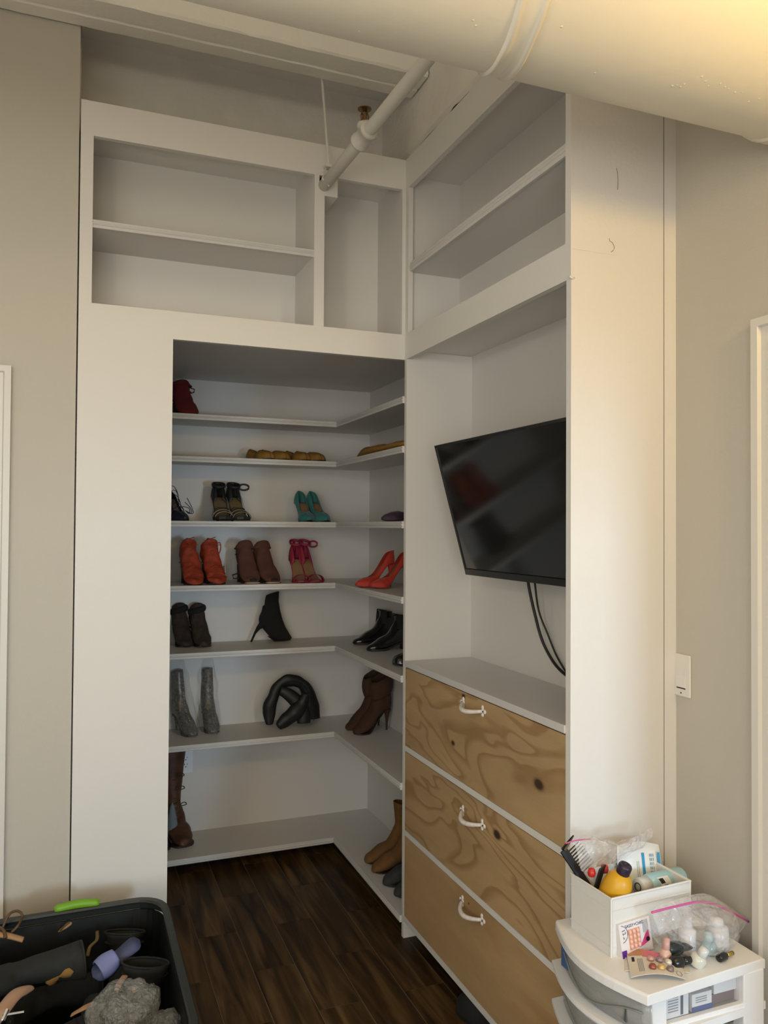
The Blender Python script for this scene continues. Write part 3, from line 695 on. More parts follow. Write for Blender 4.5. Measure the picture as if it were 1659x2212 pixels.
def bootie(label, col, L=.205, H=.085, top=.23, n='boot', rough=.75, heel='stiletto', group=None, jig=.003, seed=0, open_top=True, coat=0, lean=0.0, laces=None, peep=False, tw=.036, name='ankle_boot', toe_h=.03, cuff=False, nmp=.1):
    t = newshoe(name, label, group, 'boot')
    m = shoe_mat(n, col, rough, nscale=45, namp=nmp, coat=coat)
    pr = dens(bootie_pairs(L, H, top, lean, tw, toe_h))
    prof_loft(pr, 18, .9, jig, seed, (True, False)).build('upper', m, t, smooth=True, solid=.002)
    s = Last(L * .99, H, .006 if H > .04 else .0105, .037, 'round'); s.sole(.0055 if H > .04 else .010, .98).build('sole', mat('dark_sole', (.03, .022, .018), .6), t)
    if heel == 'stiletto': s.stiletto(.020, .005).build('heel', m, t, smooth=True)
    elif heel == 'block': s.block(.027, .12, .025).build('heel', mat('dark_heel', (.02, .016, .013), .5), t, smooth=True)
    e = pr[-1]
    ring = []
    for k in range(18):
        a = 2*PI*k/18; c = Vector(((e[0]+e[2])/2, 0, (e[1]+e[3])/2)); h = Vector(((e[2]-e[0])/2, 0, (e[3]-e[1])/2))
        ring.append(c + h * math.cos(a) * 1.0 + Vector((0, e[4] * math.sin(a), 0)))
    MB().tube(ring, .0032, 6, closed=True).build('top_edge', m, t, smooth=True)
    MB().add([p - Vector((0, 0, .03)) for p in ring], [tuple(range(18))]).build('lining', mat('boot_lining', (.02, .017, .015), .9), t)
    if laces:
        ml = mat('lace_' + n, laces, .8)
        for k in range(7):
            q = pr[18 + int(k * 2.3)] if 18 + int(k * 2.3) < len(pr) else pr[-1]
            x, z, w = q[2], q[3], q[4] * .55
            MB().tube([(x - .010, -w, z), (x + .003, 0, z + .004), (x - .008, w, z + .010)], .0022, 5).build('lace', ml, t)
        q = pr[24]
        for sg in (-1, 1):
            MB().tube([(q[2] + .002, 0, q[3]), (q[2] + .014, sg * .018, q[3] + .014), (q[2] + .016, sg * .028, q[3] + .002), (q[2] + .008, sg * .006, q[3] - .002)], .0018, 5).build('lace_bow', ml, t)
    if peep:
        MB().tube([(L * .945, -.016, .016), (L * .975, -.010, .018), (L * .985, 0, .019), (L * .975, .010, .018), (L * .945, .016, .016)], [.003, .006, .007, .006, .003], 8).build('peep_toe_opening', DARK, t, smooth=True)
        MB().tube([(L * .90, -.030, .004), (L * .975, -.018, .004), (L * 1.0, 0, .004), (L * .975, .018, .004), (L * .90, .030, .004)], .004, 6).build('sole_edge', shoe_mat('pale_welt', (.40, .26, .17), .6), t, smooth=True)
    return t
def flat(label, col, L=.22, group=None, n='flat', rough=.8, coat=0):
    t = newshoe('ballet_flat', label, group); s = Last(L, .006, .006, .042, 'round')
    m = shoe_mat(n, col, rough, nscale=40, namp=.15, coat=coat)
    s.upper(lambda q: lerp_tab([(0, .062), (.2, .05), (.45, .042), (.6, .052), (.8, .046), (.93, .034), (1, .012)], q), lambda q: lerp_tab([(0, 80), (.3, 60), (.55, 62), (.66, 90), (1, 90)], q)).build('upper', m, t, smooth=True, solid=.002)
    s.sole(.006).build('sole', mat('dark_sole', (.03, .022, .018), .6), t); s.insole(.02, .8).build('insole', shoe_mat(n + '_in', (.20, .12, .06), .7), t)
    return t
rj = lambda a: random.uniform(-a, a)

# --- topmost shelf
o = bootie('dark red lace-loop bootie on the topmost closet shelf', (.13, .008, .010), .19, .075, .178, 'dark_red', .85, 'block', jig=.004, seed=3, tw=.040)
place(o, 414, 889, ZT_[0], DN + .22, .19, .90, (1, 1.35, .93))
MB().tube([(.05, .026, .13), (.06, .044, .142), (.055, .047, .158), (.04, .030, .168)], .0028, 6).build('strap_loop', MATS['leather_dark_red'], o, smooth=True)
# --- second shelf
MU = (.26, .135, .020)
for px, a in ((578, .3), (612, .38), (656, .25), (688, .38)):
    o = flat('mustard suede flat standing on the second closet shelf', MU, .21, 'mustard flats on the second shelf', 'mustard'); place(o, px + 8, 994, ZT_[1], DN + a, .21, .875, (1, 1.1, .95))
o = thing('tall_boot', 'mustard slouchy tall boot lying flat on the side shelf', 'boot')
pts = [on(780, 987, 'z', ZS[1] + .02)]
ya_, yb_2 = .70, .03
prs = []
mb = MB(); rs = []
for i in range(30):
    u = i / 29; y = ya_ + (yb_2 - ya_) * u
    hgt = lerp_tab([(0, .004), (.04, .014), (.16, .030), (.22, .040), (.28, .034), (.5, .036), (.62, .026), (.8, .030), (1, .022)], u) * (1 + .12 * noise.noise(Vector((u * 14, 0, 0))))
    wd = lerp_tab([(0, .012), (.1, .035), (.3, .055), (.6, .060), (1, .055)], u)
    rs.append([(.062 + wd * math.cos(2*PI*k/14), y, ZS[1] + .001 + hgt * .62 * (1 + math.sin(2*PI*k/14))) for k in range(14)])
mb.rings(rs).build('upper', shoe_mat('mustard', MU), o, smooth=True)
MB().tube([(.02, ya_ + .06, ZS[1] + .005), (.04, ya_, ZS[1] + .007), (.06, ya_ - .06, ZS[1] + .008)], [.003, .006, .004], 8).build('toe_sole', mat('dark_sole', (.03, .022, .018), .6), o)
# --- third shelf
nv = shoe_mat('navy', (.010, .010, .030), .5)
o = newshoe('lace_up_pump', 'navy lace-up pointed pump at the left end of the third closet shelf'); s = Last(.20, .10, .006, .037, 'point')
s.upper(lambda q: lerp_tab([(0, .05), (.3, .03), (.62, .045), (.8, .036), (1, .01)], q), lambda q: lerp_tab([(0, 75), (.3, 55), (.6, 62), (.7, 90), (1, 90)], q)).build('upper', nv, o, smooth=True, solid=.002)
s.sole(.004).build('sole', nv, o); s.insole(.02, .8).build('insole', shoe_mat('navy_in', (.12, .09, .07)), o); s.stiletto().build('heel', nv, o, smooth=True)
MB().tube([(.006, 0, .12), (.012, 0, .17), (.018, 0, .212)], [.022, .013, .011], 10).build('heel_tab', nv, o, smooth=True)
for k in range(6):
    q = .30 + k * .06; s.arch(q, .052 + .034 * (1 - k / 6), .004, 1.05, .03 * (-1) ** k).build('lace', nv, o, smooth=True)
for k in range(3):
    MB().tube(spl([(.10 + .02*k, .03, .07 + .02*k), (.12 + .015*k, .05, .06), (.13, .045 + .008*k, .035), (.115, .035, .05)], 5), .0016, 5).build('lace_loop', nv, o)
place(o, 402, 1122, ZT_[2], DN + .35, .20, .885, (1, 1.15, 1))
gold = mat('gold_piping', (.45, .38, .24), .35, .6)
for px, a in ((478, .05), (517, .18)):
    o = sandal('black gold-piped platform sandal with ' + ('a loose ankle strap loop' if a > .1 else 'its ankle strap closed'), (.012, .012, .010), (.14, .10, .045), .20, .105, 'black gold-piped sandals', .018, 'black_sandal', a > .1, gold, True, .085); place(o, px + 9, 1124, ZT_[2], DN + a * .6, .20, .875, (1, 1.2, .97))
for px, a in ((660, .06), (697, .22)):
    o = pump('teal suede high-heel pump facing out', (.022, .155, .145), (.24, .14, .075), .185, .085, 'teal pumps', n='teal'); place(o, px + 11, 1124, ZT_[2], DN + a, .185, .875, (1, 1.15, 1.08))
o = pump('dark purple pointed pump on the side shelf', (.035, .016, .035), (.05, .03, .03), .21, .03, n='purple'); place(o, 824, 1130, ZT_[2], LF + .06, .21, .30)
# --- fourth shelf
OR = (.30, .036, .010)
for px, a, L in ((415, .10, .2), (466, .16, .2)):
    o = bootie('orange-red strappy lace-up bootie with ' + ('a white price sticker' if px > 440 else 'tall heel tab and no sticker'), OR, .185, .085, .19, 'orange_red', .7, 'block', 'orange-red lace-up booties', .007, px, lean=-.006, laces=(.30, .035, .012), tw=.020, nmp=.3)
    m = MATS['leather_orange_red']
    MB().tube([(.02, 0, .17), (.012, 0, .20), (.010, .003, .215)], [.018, .010, .007], 8).build('heel_tab', m, o, smooth=True)
    for k in range(5):
        MB().tube([(.05 + .025*k, -.036, .10 - .018*k), (.085 + .022*k, rj(.008), .125 - .020*k), (.06 + .024*k, .036, .105 - .018*k)], .0045, 6, flat=.5).build('strap', m, o, smooth=True)
    if px > 440:
        MB().tube(spl([(.06, .012, .185), (.06, .034, .195), (.06, .038, .165), (.075, .024, .135)], 5), .0022, 5).build('lace_loop', m, o)
        MB().box((.10, .036, .050), (.135, .0375, .085)).build('price_sticker', mat('sticker', (.6, .58, .55), .6), o)
    place(o, px + 8, 1263, ZT_[3], DN + a, .185, .875, (1, 1.25, 1))
for px, a in ((540, .10), (586, .22)):
    o = bootie('brown suede peep-toe bootie ' + ('with a loose strap at its side' if px < 560 else 'beside the crimson sandals'), (.085, .030, .018), .19, .080, .172, 'brown_suede', .9, 'block', 'brown peep-toe booties', .003, px, peep=True, tw=.038); place(o, px + 8, 1261, ZT_[3], DN + a, .19, .875, (1, 1.25, 1))
    if px < 560: MB().tube([(.06, -.026, .020), (.05, -.046, .018), (.05, -.050, .036), (.06, -.026, .046)], .004, 6).build('buckle_strap', MATS['leather_brown_suede'], o, smooth=True)
for px, a in ((648, .0), (682, .20)):
    o = sandal('crimson high-heel sandal with ' + ('a loose ankle strap loop' if a > .1 else 'its ankle strap closed'), (.27, .012, .045), (.26, .155, .08), .195, .105, 'crimson sandals', .006, 'crimson', a > .1, tall=.115); place(o, px + 8, 1261, ZT_[3], DN + a, .195, .88, (1, 1.1, 1))
for px, py in ((768, 1256), (800, 1259)):
    o = pump('bright orange-red pointed pump on the side shelf', (.42, .024, .006), (.22, .15, .07), .205, .105, 'orange-red pumps', n='scarlet'); place(o, px, py, ZS[3], LF + .18, .205, .44 if px > 780 else .52)
# --- fifth shelf
mesh_m = mat('black_mesh', (.016, .012, .010), .8, nscale=300, namp=.5)
for px, a in ((398, .15), (438, .15)):
    o = bootie('black fishnet peep bootie with ankle cuff', (.028, .016, .010), .185, .08, .165, 'black_mesh', .8, 'stiletto', 'black fishnet booties', .003, px, tw=.024, nmp=.55)
    m = mat('black_suede', (.008, .007, .007), .9)
    pts = [(.040 + .032 * math.cos(2*PI*k/16), .030 * math.sin(2*PI*k/16), .168 + .010 * math.sin(2*PI*k/16)) for k in range(16)]
    MB().tube(pts, .010, 8, closed=True, flat=1.7).build('ankle_cuff', m, o, smooth=True)
    place(o, px + 6, 1399, ZS[4], DN + a, .185, None, (1, 1.15, 1))
o = newshoe('ankle_boot', 'black suede stiletto bootie with stepped zip top standing sideways', None, 'boot'); bsm = shoe_mat('black_suede_boot', (.008, .007, .007), .95)
prof_loft(dens([(.200, .012, .198, .020, .006), (.185, .004, .186, .040, .026), (.150, .003, .168, .072, .036), (.110, .006, .150, .120, .038), (.078, .034, .140, .158, .036), (.046, .078, .134, .188, .036), (.030, .112, .130, .206, .036), (.044, .150, .128, .220, .037), (.048, .176, .127, .226, .037)]), 18, .9, .003, 5).build('upper', bsm, o, smooth=True)
prof_loft(dens([(.058, .165, .130, .190, .036), (.062, .205, .132, .225, .036), (.066, .232, .134, .252, .036)], 3), 16, .9, .002, 8).build('zip_collar', bsm, o, smooth=True)
MB().tube([(.050, 0, .088), (.030, 0, .070), (.012, 0, .042), (-.006, 0, .0)], [.020, .011, .006, .005], 10).build('heel', bsm, o, smooth=True)
MB().tube([(.195, 0, .006), (.150, 0, .004), (.110, 0, .005), (.080, 0, .026)], [.010, .026, .028, .016], 10, flat=.14).build('sole', mat('dark_sole', (.03, .022, .018), .6), o)
place(o, 630, 1384, ZS[4], -.12, .20)
for px, py in ((762, 1393), (792, 1407)):
    o = bootie('shiny black leather ankle boot on the side shelf', (.006, .006, .007), .235, .030, .165, 'black_gloss', .18, 'block', 'shiny black ankle boots', .001, 1, coat=.6, tw=.042, name='ankle_boot'); place(o, px, py, ZS[4], LF + .12, .235)
    MB().prism([(.062, .10), (.085, .10), (.078, .168), (.068, .168)], -.0435, .0435, 'y').build('elastic_gusset', mat('elastic', (.012, .012, .012), .9), o)
o = flat('glossy black shoe beside the upright board, toe only in view', (.006, .006, .007), .22, None, 'black_patent', .18, .6); place(o, 848, 1438, ZS[4], LF, .22)
# --- sixth shelf
snake = mat('silver_snakeskin', (.085, .075, .060), .35, .2, nscale=95, namp=.95)
bagf = film('bag_film', (.62, .61, .57), .15, .05, 1.0, 40)
for px, a, tl_ in ((420, .35, -.02), (462, .05, .0)):
    o = newshoe('tall_boot', ('leaning' if px < 440 else 'upright') + ' silver snakeskin boot with stud row inside a clear bag', 'bagged snakeskin boots', 'boot')
    pr = dens(bootie_pairs(.20, .075, .30, tl_, .026)); prof_loft(pr, 18, .9, .003, px, (True, True)).build('upper', snake, o, smooth=True)
    Last(.19, .075, .004, .036, 'round').stiletto(.018, .006).build('heel', snake, o, smooth=True)
    Last(.198, .075, .004, .037, 'round').sole(.006, .98).build('sole', mat('dark_sole', (.03, .022, .018), .6), o)
    stud = mat('silver_stud', (.8, .8, .78), .15, 1.0)
    for k in range(16):
        q = pr[min(len(pr) - 1, 12 + int(k * 1.45))]
        MB().lathe([(.0035, 0), (.0028, .002), (.0005, .0035)], (q[2] + .001, .008, q[3] - .004), 6).build('stud', stud, o)
    p = on(px, 1592 - (0 if px < 440 else 6), 'z', ZS[5]); place(o, px, 1592 - (0 if px < 440 else 6), ZS[5], DN + a, .20)
    bg = MB(); rs = []
    for i in range(26):
        u = i / 25; z = .003 + .375 * u; r = []
        for k in range(28):
            a2 = 2*PI*k/28
            rx = lerp_tab([(0, .115), (.15, .118), (.35, .085), (.6, .066), (.85, .060), (1, .056)], u); ry = lerp_tab([(0, .046), (.3, .048), (.7, .042), (1, .012)], u)
            cx_ = lerp_tab([(0, .10), (.2, .10), (.4, .065), (1, .03 + tl_)], u)
            d_ = 1 + .16 * noise.noise(Vector((math.cos(a2) * 2.2 + px, math.sin(a2) * 2.2, u * 6))) + .08 * noise.noise(Vector((math.cos(a2) * 6, math.sin(a2) * 6 + px, u * 15)))
            r.append((cx_ + rx * math.cos(a2) * d_, ry * math.sin(a2) * d_ + .012 * u * noise.noise(Vector((u * 5, px, 0))), z))
        rs.append(r)
    b_ = bg.rings(rs, (True, False)).build('plastic_bag', bagf, None, smooth=True)
    b_.location = o.location; b_.rotation_euler = o.rotation_euler
    tag(b_, 'clear crinkled plastic bag around the ' + ('leaning' if px < 440 else 'upright') + ' snakeskin boot', 'bag', 'bags around the snakeskin boots')
# folded-over tall black boots
kb = shoe_mat('black_soft', (.008, .008, .009), .55)
p = on(635, 1572, 'z', ZS[5])
def folded(label, path, r, loc, flatf=.55, foot=None):
    t_ = thing('tall_boot', label, 'boot', loc)
    MB().tube(spl(path, 6), [r] * ((len(path) - 1) * 6 + 1), 12, flat=flatf, upv=(0, 1, 0)).build('shaft', kb, t_, smooth=True)
    if foot:
        prof_loft(dens(foot), 14, .9, .001).build('foot', kb, t_, smooth=True)
    return t_
XO_ = p.x; YO_ = p.y + .02
def folded(label, path, rad, loc, seed):
    t_ = thing('tall_boot', label, 'boot', loc)
    P = spl([(a, rj(.006), c) for a, c in path], 6); N_ = len(P)
    R_ = [lerp_tab([(i / (len(rad) - 1), r) for i, r in enumerate(rad)], k / (N_ - 1)) for k in range(N_)]
    mb = MB().tube(P, R_, 16, flat=.75, upv=(0, 1, 0))
    mb.v = [tuple(Vector(v) + Vector([.009 * noise.noise(Vector((v[0] * 15 + q * 7 + seed, v[1] * 15, v[2] * 15))) for q in range(3)])) for v in mb.v]
    mb.v = [(a, b, max(c, .001)) for a, b, c in mb.v]
    mb.build('shaft', kb, t_, smooth=True)
    # seam running along the folded leather
    MB().tube([p + Vector((0, -r * .95, 0)) for p, r in zip(P, R_)], .0016, 5).build('seam', kb, t_)
    return t_
folded('limp tall black boot arched over with both ends on the sixth shelf', [(-.114, .020), (-.118, .07), (-.104, .14), (-.066, .205), (-.008, .228), (.052, .206), (.086, .15), (.100, .09), (.106, .024)], [.020, .031, .032, .027, .030, .027, .035, .046, .044], (XO_, YO_ + .03, ZS[5]), 1)
o = folded('second limp black boot doubled up under the arched boot', [(-.086, .020), (-.046, .046), (-.002, .082), (.036, .120), (.052, .172)], [.020, .034, .038, .034, .024], (XO_, YO_ - .040, ZS[5]), 5)
P = spl([Vector((.046, .004, .024)), Vector((.044, .010, .070)), Vector((.016, .022, .125)), (Vector((-.030, .030, .168))), Vector((-.066, .040, .186))], 6)
mb = MB().tube(P, [.034, .040, .036, .030, .022], 16, flat=.7, upv=(0, 1, 0)); mb.v = [(x, y, max(z, .001)) for x, y, z in mb.v]
mb.build('foot', kb, o, smooth=True)
BR = (.055, .024, .012)
for px, py in ((748, 1578), (764, 1588)):
    o = bootie('brown suede slouch-cuff stiletto boot on the side shelf', BR, .21, .10, .225, 'brown_slouch', .95, 'stiletto', 'brown slouch boots', .004, px, tw=.044, toe_h=.036); place(o, px, py, ZS[5], LF + .22, .21)
    m = MATS['leather_brown_slouch']; rs = []
    for i in range(9):
        u = i / 8; rr = .050 + .010 * math.sin(u * PI)
        rs.append([(.048 + rr * math.cos(2*PI*k/20) + .006 * u, rr * .8 * math.sin(2*PI*k/20), .175 + .09 * u - .022 * math.cos(2*PI*k/20) * 1 + .004 * noise.noise(Vector((k * .7, u * 5, px)))) for k in range(20)])
    MB().rings(rs, (False, False)).build('slouch_cuff', m, o, smooth=True, solid=.004)
# --- lowest shelf
o = newshoe('lace_up_boot', 'tall dark brown lace-up boot against the closet front panel', None, 'boot')
dbm = shoe_mat('dark_brown', (.070, .026, .010), .5, nscale=25, namp=.45)
pr = dens(bootie_pairs(.25, .065, .46, 0, .050, .045)); prof_loft(pr, 18, .9, .005, 2, (True, False)).build('upper', dbm, o, smooth=True, solid=.002)
Last(.248, .065, .006, .042, 'round').sole(.010, 1.0).build('sole', mat('dark_sole', (.03, .022, .018), .6), o); Last(.245, .065, .004, .04, 'round').block(.030, .13, .028).build('heel', mat('dark_heel', (.02, .016, .013), .5), o, smooth=True)
for k in range(13):
    q = pr[min(len(pr) - 1, 15 + int(k * 1.7))]
    MB().tube([(q[2] - .012, -.020, q[3] - .004), (q[2] + .003, 0, q[3] + .002), (q[2] - .010, .020, q[3] + .008)], .0026, 5).build('lace', mat('brown_lace', (.06, .03, .014), .8), o)
for k, (zz, xx) in enumerate(((.30, .105), (.24, .112), (.17, .14))):
    MB().tube(spl([(xx, .0, zz), (xx + .01, .018, zz + .012), (xx + .01, .026, zz), (xx + .002, .012, zz - .006)], 5), .0022, 5).build('lace_loop', mat('brown_lace', (.06, .03, .014), .8), o)
place(o, 402, 1832, ZS[6], DN + .22, .25, None, (1, 1.4, 1))
o = thing('boot_shaper', 'pale blue-grey boot shaper leaning behind the front panel', 'boot shaper'); p = on(366, 1830, 'z', ZS[6])
o.location = (p.x - .006, p.y + .05, ZS[6])
prof_loft([(0, .004, .06, .0, .016), (0, .05, .055, .05, .022), (.004, .12, .045, .12, .020), (.012, .17, .034, .17, .012), (.02, .19, .026, .19, .004)], 12).build('shaper_body', mat('blue_grey_foam', (.16, .20, .22), .8), o, smooth=True)
o = flat('black shoe mostly hidden by the closet front panel', (.006, .006, .007), .22, None, 'black_patent', .18, .6); place(o, 352, 1842, ZS[6], DN, .22)
TN = (.165, .078, .022)
for px, py in ((788, 1866), (803, 1886)):
    o = bootie('tan suede ankle boot on the lowest shelf', TN, .235, .045, .255, 'tan_suede', .95, 'block', 'tan suede ankle boots', .002, px, tw=.046, toe_h=.042); place(o, px, py, ZS[6], LF + .05, .235)
for px, py in ((827, 1914), (852, 1938)):
    o = bootie('charcoal grey boot on the lowest shelf beside the upright board', (.035, .036, .034), .235, .03, .20, 'charcoal', .9, 'block', 'charcoal boots', .002, px, tw=.046, toe_h=.045); place(o, px, py, ZS[6], LF, .235)
# black shoe on the floor at the foot of the drawers
o = flat('black shoe on the floor below the drawers', (.006, .006, .006), .26, None, 'black_plain'); place(o, 996, 2170, 0.0, PI * .55, .26, None, (1, 1.15, 1.3))

# ------------------------------------------------------------------ storage tote full of shoes
def rrect(cx, cy, hx, hy, r, z, n=7, ex=None):
    out = []
    for (sx, sy, a0) in ((1, 1, 0), (-1, 1, 90), (-1, -1, 180), (1, -1, 270)):
        for k in range(n):
            a = math.radians(a0 + 90 * k / (n - 1)); out.append((cx + sx * (hx - r) + r * math.cos(a), cy + sy * (hy - r) + r * math.sin(a), z))
    return out
TX, TY, HX, HY, TZ = -1.215, -0.605, 0.290, 0.405, 0.40
tote_m = mat('tote_plastic', (.006, .007, .007), .5, spec=.3)
tote = thing('storage_tote', 'large black plastic storage tote with green handle, full of shoes', 'tote', (TX, TY, 0))
g = MB().rings([rrect(0, 0, HX * .84, HY * .86, .06, .0), rrect(0, 0, HX * .86, HY * .88, .07, .012), rrect(0, 0, HX * .955, HY * .965, .085, TZ - .03), rrect(0, 0, HX * .935, HY * .95, .08, TZ - .03), rrect(0, 0, HX * .84, HY * .86, .065, .016), rrect(0, 0, HX * .82, HY * .84, .06, .012)], (True, True))
g.build('tub', tote_m, tote, smooth=False)
MB().rings([rrect(0, 0, HX * .93, HY * .945, .085, TZ - .006), rrect(0, 0, HX * .945, HY * .955, .087, TZ), rrect(0, 0, HX, HY, .10, TZ), rrect(0, 0, HX + .004, HY + .004, .10, TZ - .008), rrect(0, 0, HX + .004, HY + .004, .10, TZ - .034), rrect(0, 0, HX - .004, HY - .004, .10, TZ - .034), rrect(0, 0, HX - .006, HY - .006, .10, TZ - .012), rrect(0, 0, HX * .94, HY * .95, .087, TZ - .010)], closed=True).build('rim', mat('tote_rim', (.016, .020, .019), .42), tote)
gm = mat('green_handle', (.16, .36, .015), .45)
hx = [(-.066 + .132 * k / 12) for k in range(13)]
MB().tube([(x + .022, HY - .004 + .004 * math.cos(x * 18), TZ + .000 + .008 * math.cos(x * 20)) for x in hx], [.010] + [.0135] * 11 + [.010], 10).build('handle', gm, tote, smooth=True, label='bright green grip')
def heap_boot(label, loc, X, Z, col=(.010, .011, .010), n='heap_black', L=.24, top=.30, tw=.05, H=.03, seed=0):
    """boot in the heap: X is where the toe points, Z where the shaft points"""
    o = bootie(label, col, L, H, top, n, .8, 'block', None, .004, seed, tw=tw, name='ankle_boot' if top < .25 else 'tall_boot')
    Z = Vector(Z).normalized(); X = Vector(X); X = (X - Z * X.dot(Z)).normalized(); Y = Z.cross(X)
    M = Matrix((X, Y, Z)).transposed().to_4x4(); M.translation = Vector(loc); o.matrix_world = M; return o
heap_boot('dull black tall boot lying across the left of the tote', (-1.46, -.36, .315), (0, -1, .12), (1, -.12, .10), (.011, .012, .010), 'heap_grey', .20, .30, .052)
heap_boot('black boot standing in the back corner of the tote', (-1.055, -.275, .135), (-.3, -1, 0), (.05, .05, 1), (.006, .007, .006), 'heap_black', .20, .215, .060, seed=3)
heap_boot('charcoal boot shaft propped against the tote side wall', (-1.030, -.46, .10), (-.2, -1, 0), (.10, -.10, 1), (.008, .008, .007), 'heap_char', .22, .27, .066, seed=5)
heap_boot('black boot lying in the middle of the tote', (-1.42, -.60, .22), (0, -1, .2), (1, .05, .05), (.005, .005, .005), 'heap_black', .22, .26, .055, seed=9)
heap_boot('black boot lying under the lavender slide in the tote', (-1.16, -.82, .21), (-1, 0, .1), (.2, 1, .1), (.005, .005, .005), 'heap_black', .22, .30, .055, seed=11)
heap_boot('black boot buried against the back wall of the tote', (-1.38, -.30, .20), (0, -1, .2), (1, 0, .0), (.005, .005, .005), 'heap_black', .18, .26, .050, seed=13)
heap_boot('black boot lying at the near end of the tote', (-1.42, -.80, .22), (0, -1, .2), (1, .05, .05), (.005, .005, .005), 'heap_black', .16, .28, .055, seed=17)
def ribbon(name, pts, w, label, cat, m, th=.003, parent=None):
    P = spl(pts, 6); o = MB().tube(P, w, 8, flat=th / w).build(name, m, parent, smooth=True)
    if parent is None: tag(o, label, cat)
    return o
nude = mat('nude_leather', (.40, .24, .15), .45); tanl = mat('tan_leather', (.36, .20, .09), .6); mus = mat('mustard_suede', (.26, .14, .035), .9)
# lavender slide
lav = mat('lavender_rubber', (.17, .20, .42), .55)
sl = thing('slide_sandal', 'lavender blue slide sandal on top of the heap in the tote', 'sandal'); p = on(232, 2085, 'z', .345); sl.location = p; sl.rotation_euler = (-.55, .35, 3.55); sl.scale = (.66, .66, .66)
s = Last(.23, .008, .016, .046, 'round'); s.sole(.016, 1.0).build('footbed', mat('lavender_bed', (.05, .06, .13), .6), sl, smooth=True)
def fband(i, j):
    t = .52 + .36 * i; ph = PI * j
    return Vector((t * s.L, s.w(t) * 1.06 * math.cos(ph), s.hb(t) + .052 * math.sin(ph) ** .7))
MB().grid(fband, 10, 14).build('strap', lav, sl, smooth=True, solid=.004)
for ch in sl.children: ch.location = (-.16, 0, -.02)
def at(px, py, z): return on(px, py, 'z', z)
o = thing('strappy_sandal', 'tan braided sandal with a loop standing above the tote rim', 'sandal', at(10, 2020, .39)); L0 = Vector(o.location)
R_ = lambda px, py, z: at(px, py, z) - L0
MB().tube(spl([R_(-30, 2018, .39), R_(10, 2020, .39), R_(50, 2030, .37)]), [.012] * 17, 8, flat=.6).build('sole', tanl, o, smooth=True)
MB().tube(spl([R_(5, 2005, .40), R_(20, 1975, .43), R_(38, 1968, .44), R_(48, 1978, .43), R_(40, 1998, .40), R_(24, 2015, .385)]), .004, 6).build('ankle_loop', mat('brown_strap', (.10, .055, .022), .6), o, smooth=True)
MB().tube(spl([R_(-5, 2002, .40), R_(8, 2010, .402), R_(12, 2026, .39)]), .005, 6).build('cross_strap', mat('brown_strap', (.10, .055, .022), .6), o, smooth=True)
o = thing('flat_sandal', 'slim tan sandal toe poking up beside the green handle', 'sandal', at(138, 2005, .34)); L0 = Vector(o.location)
MB().tube(spl([R_(120, 2020, .32), R_(138, 2003, .35), R_(153, 1988, .365)]), [.016] * 6 + [.017] * 5 + [.012, .006], 8, flat=.35).build('footbed', tanl, o, smooth=True)
MB().tube(spl([R_(130, 2010, .35), R_(142, 1998, .368), R_(150, 1992, .372)]), .003, 6).build('strap', mat('brown_strap', (.10, .055, .022), .6), o, smooth=True)
o = thing('suede_sandal', 'mustard suede shoe tongue sticking out below the grey boot', 'shoe', at(140, 2105, .32)); L0 = Vector(o.location)
MB().tube(spl([R_(105, 2118, .305), R_(125, 2104, .325), R_(150, 2095, .335), R_(172, 2086, .335)]), [.014, .020, .022, .021, .020, .019, .018, .018, .017, .018, .020, .021, .021, .019, .017, .014, .012, .010, .008], 8, flat=.85).build('tongue', mus, o, smooth=True)
o = thing('heel_sandal', 'nude leather heel with chrome buckle on the tote heap', 'shoe', at(40, 2160, .37)); L0 = Vector(o.location)
MB().tube(spl([R_(-15, 2215, .36), R_(8, 2180, .375), R_(35, 2148, .38), R_(66, 2134, .365)]), [.016] * 4 + [.020] * 11 + [.018, .016, .014, .012], 10, flat=.55).build('heel_counter', nude, o, smooth=True)
chrome = mat('chrome', (.8, .8, .8), .12, 1.0)
MB().tube([R_(10, 2193, .395), R_(52, 2186, .395)], .003, 6).build('buckle_bar', chrome, o); MB().tube([R_(10, 2193, .395), R_(6, 2205, .395), R_(16, 2182, .40)], .005, 6).build('buckle', chrome, o)
o = ribbon('shoe_strap', [at(250, 2142, .33), at(258, 2125, .345), at(270, 2108, .345)], .0095, 'pinkish nude strap standing behind the bubble bag', 'strap', nude)
o = ribbon('shoe_strap', [at(155, 2192, .33), at(180, 2178, .345), at(206, 2166, .345)], .0105, 'wide tan strap lying beside the bubble bag', 'strap', tanl)
o = ribbon('shoe_strap', [at(277, 2136, .34), at(288, 2134, .348), at(294, 2142, .345)], .010, 'short tan shoe tip just above the bubble bag', 'strap', tanl)
o = ribbon('shoe_strap', [at(210, 2012, .345), at(209, 2030, .35), at(194, 2046, .35), at(189, 2066, .335)], .0055, 'thin olive strap hanging behind the lavender slide', 'strap', mat('olive_strap', (.14, .09, .02), .6))
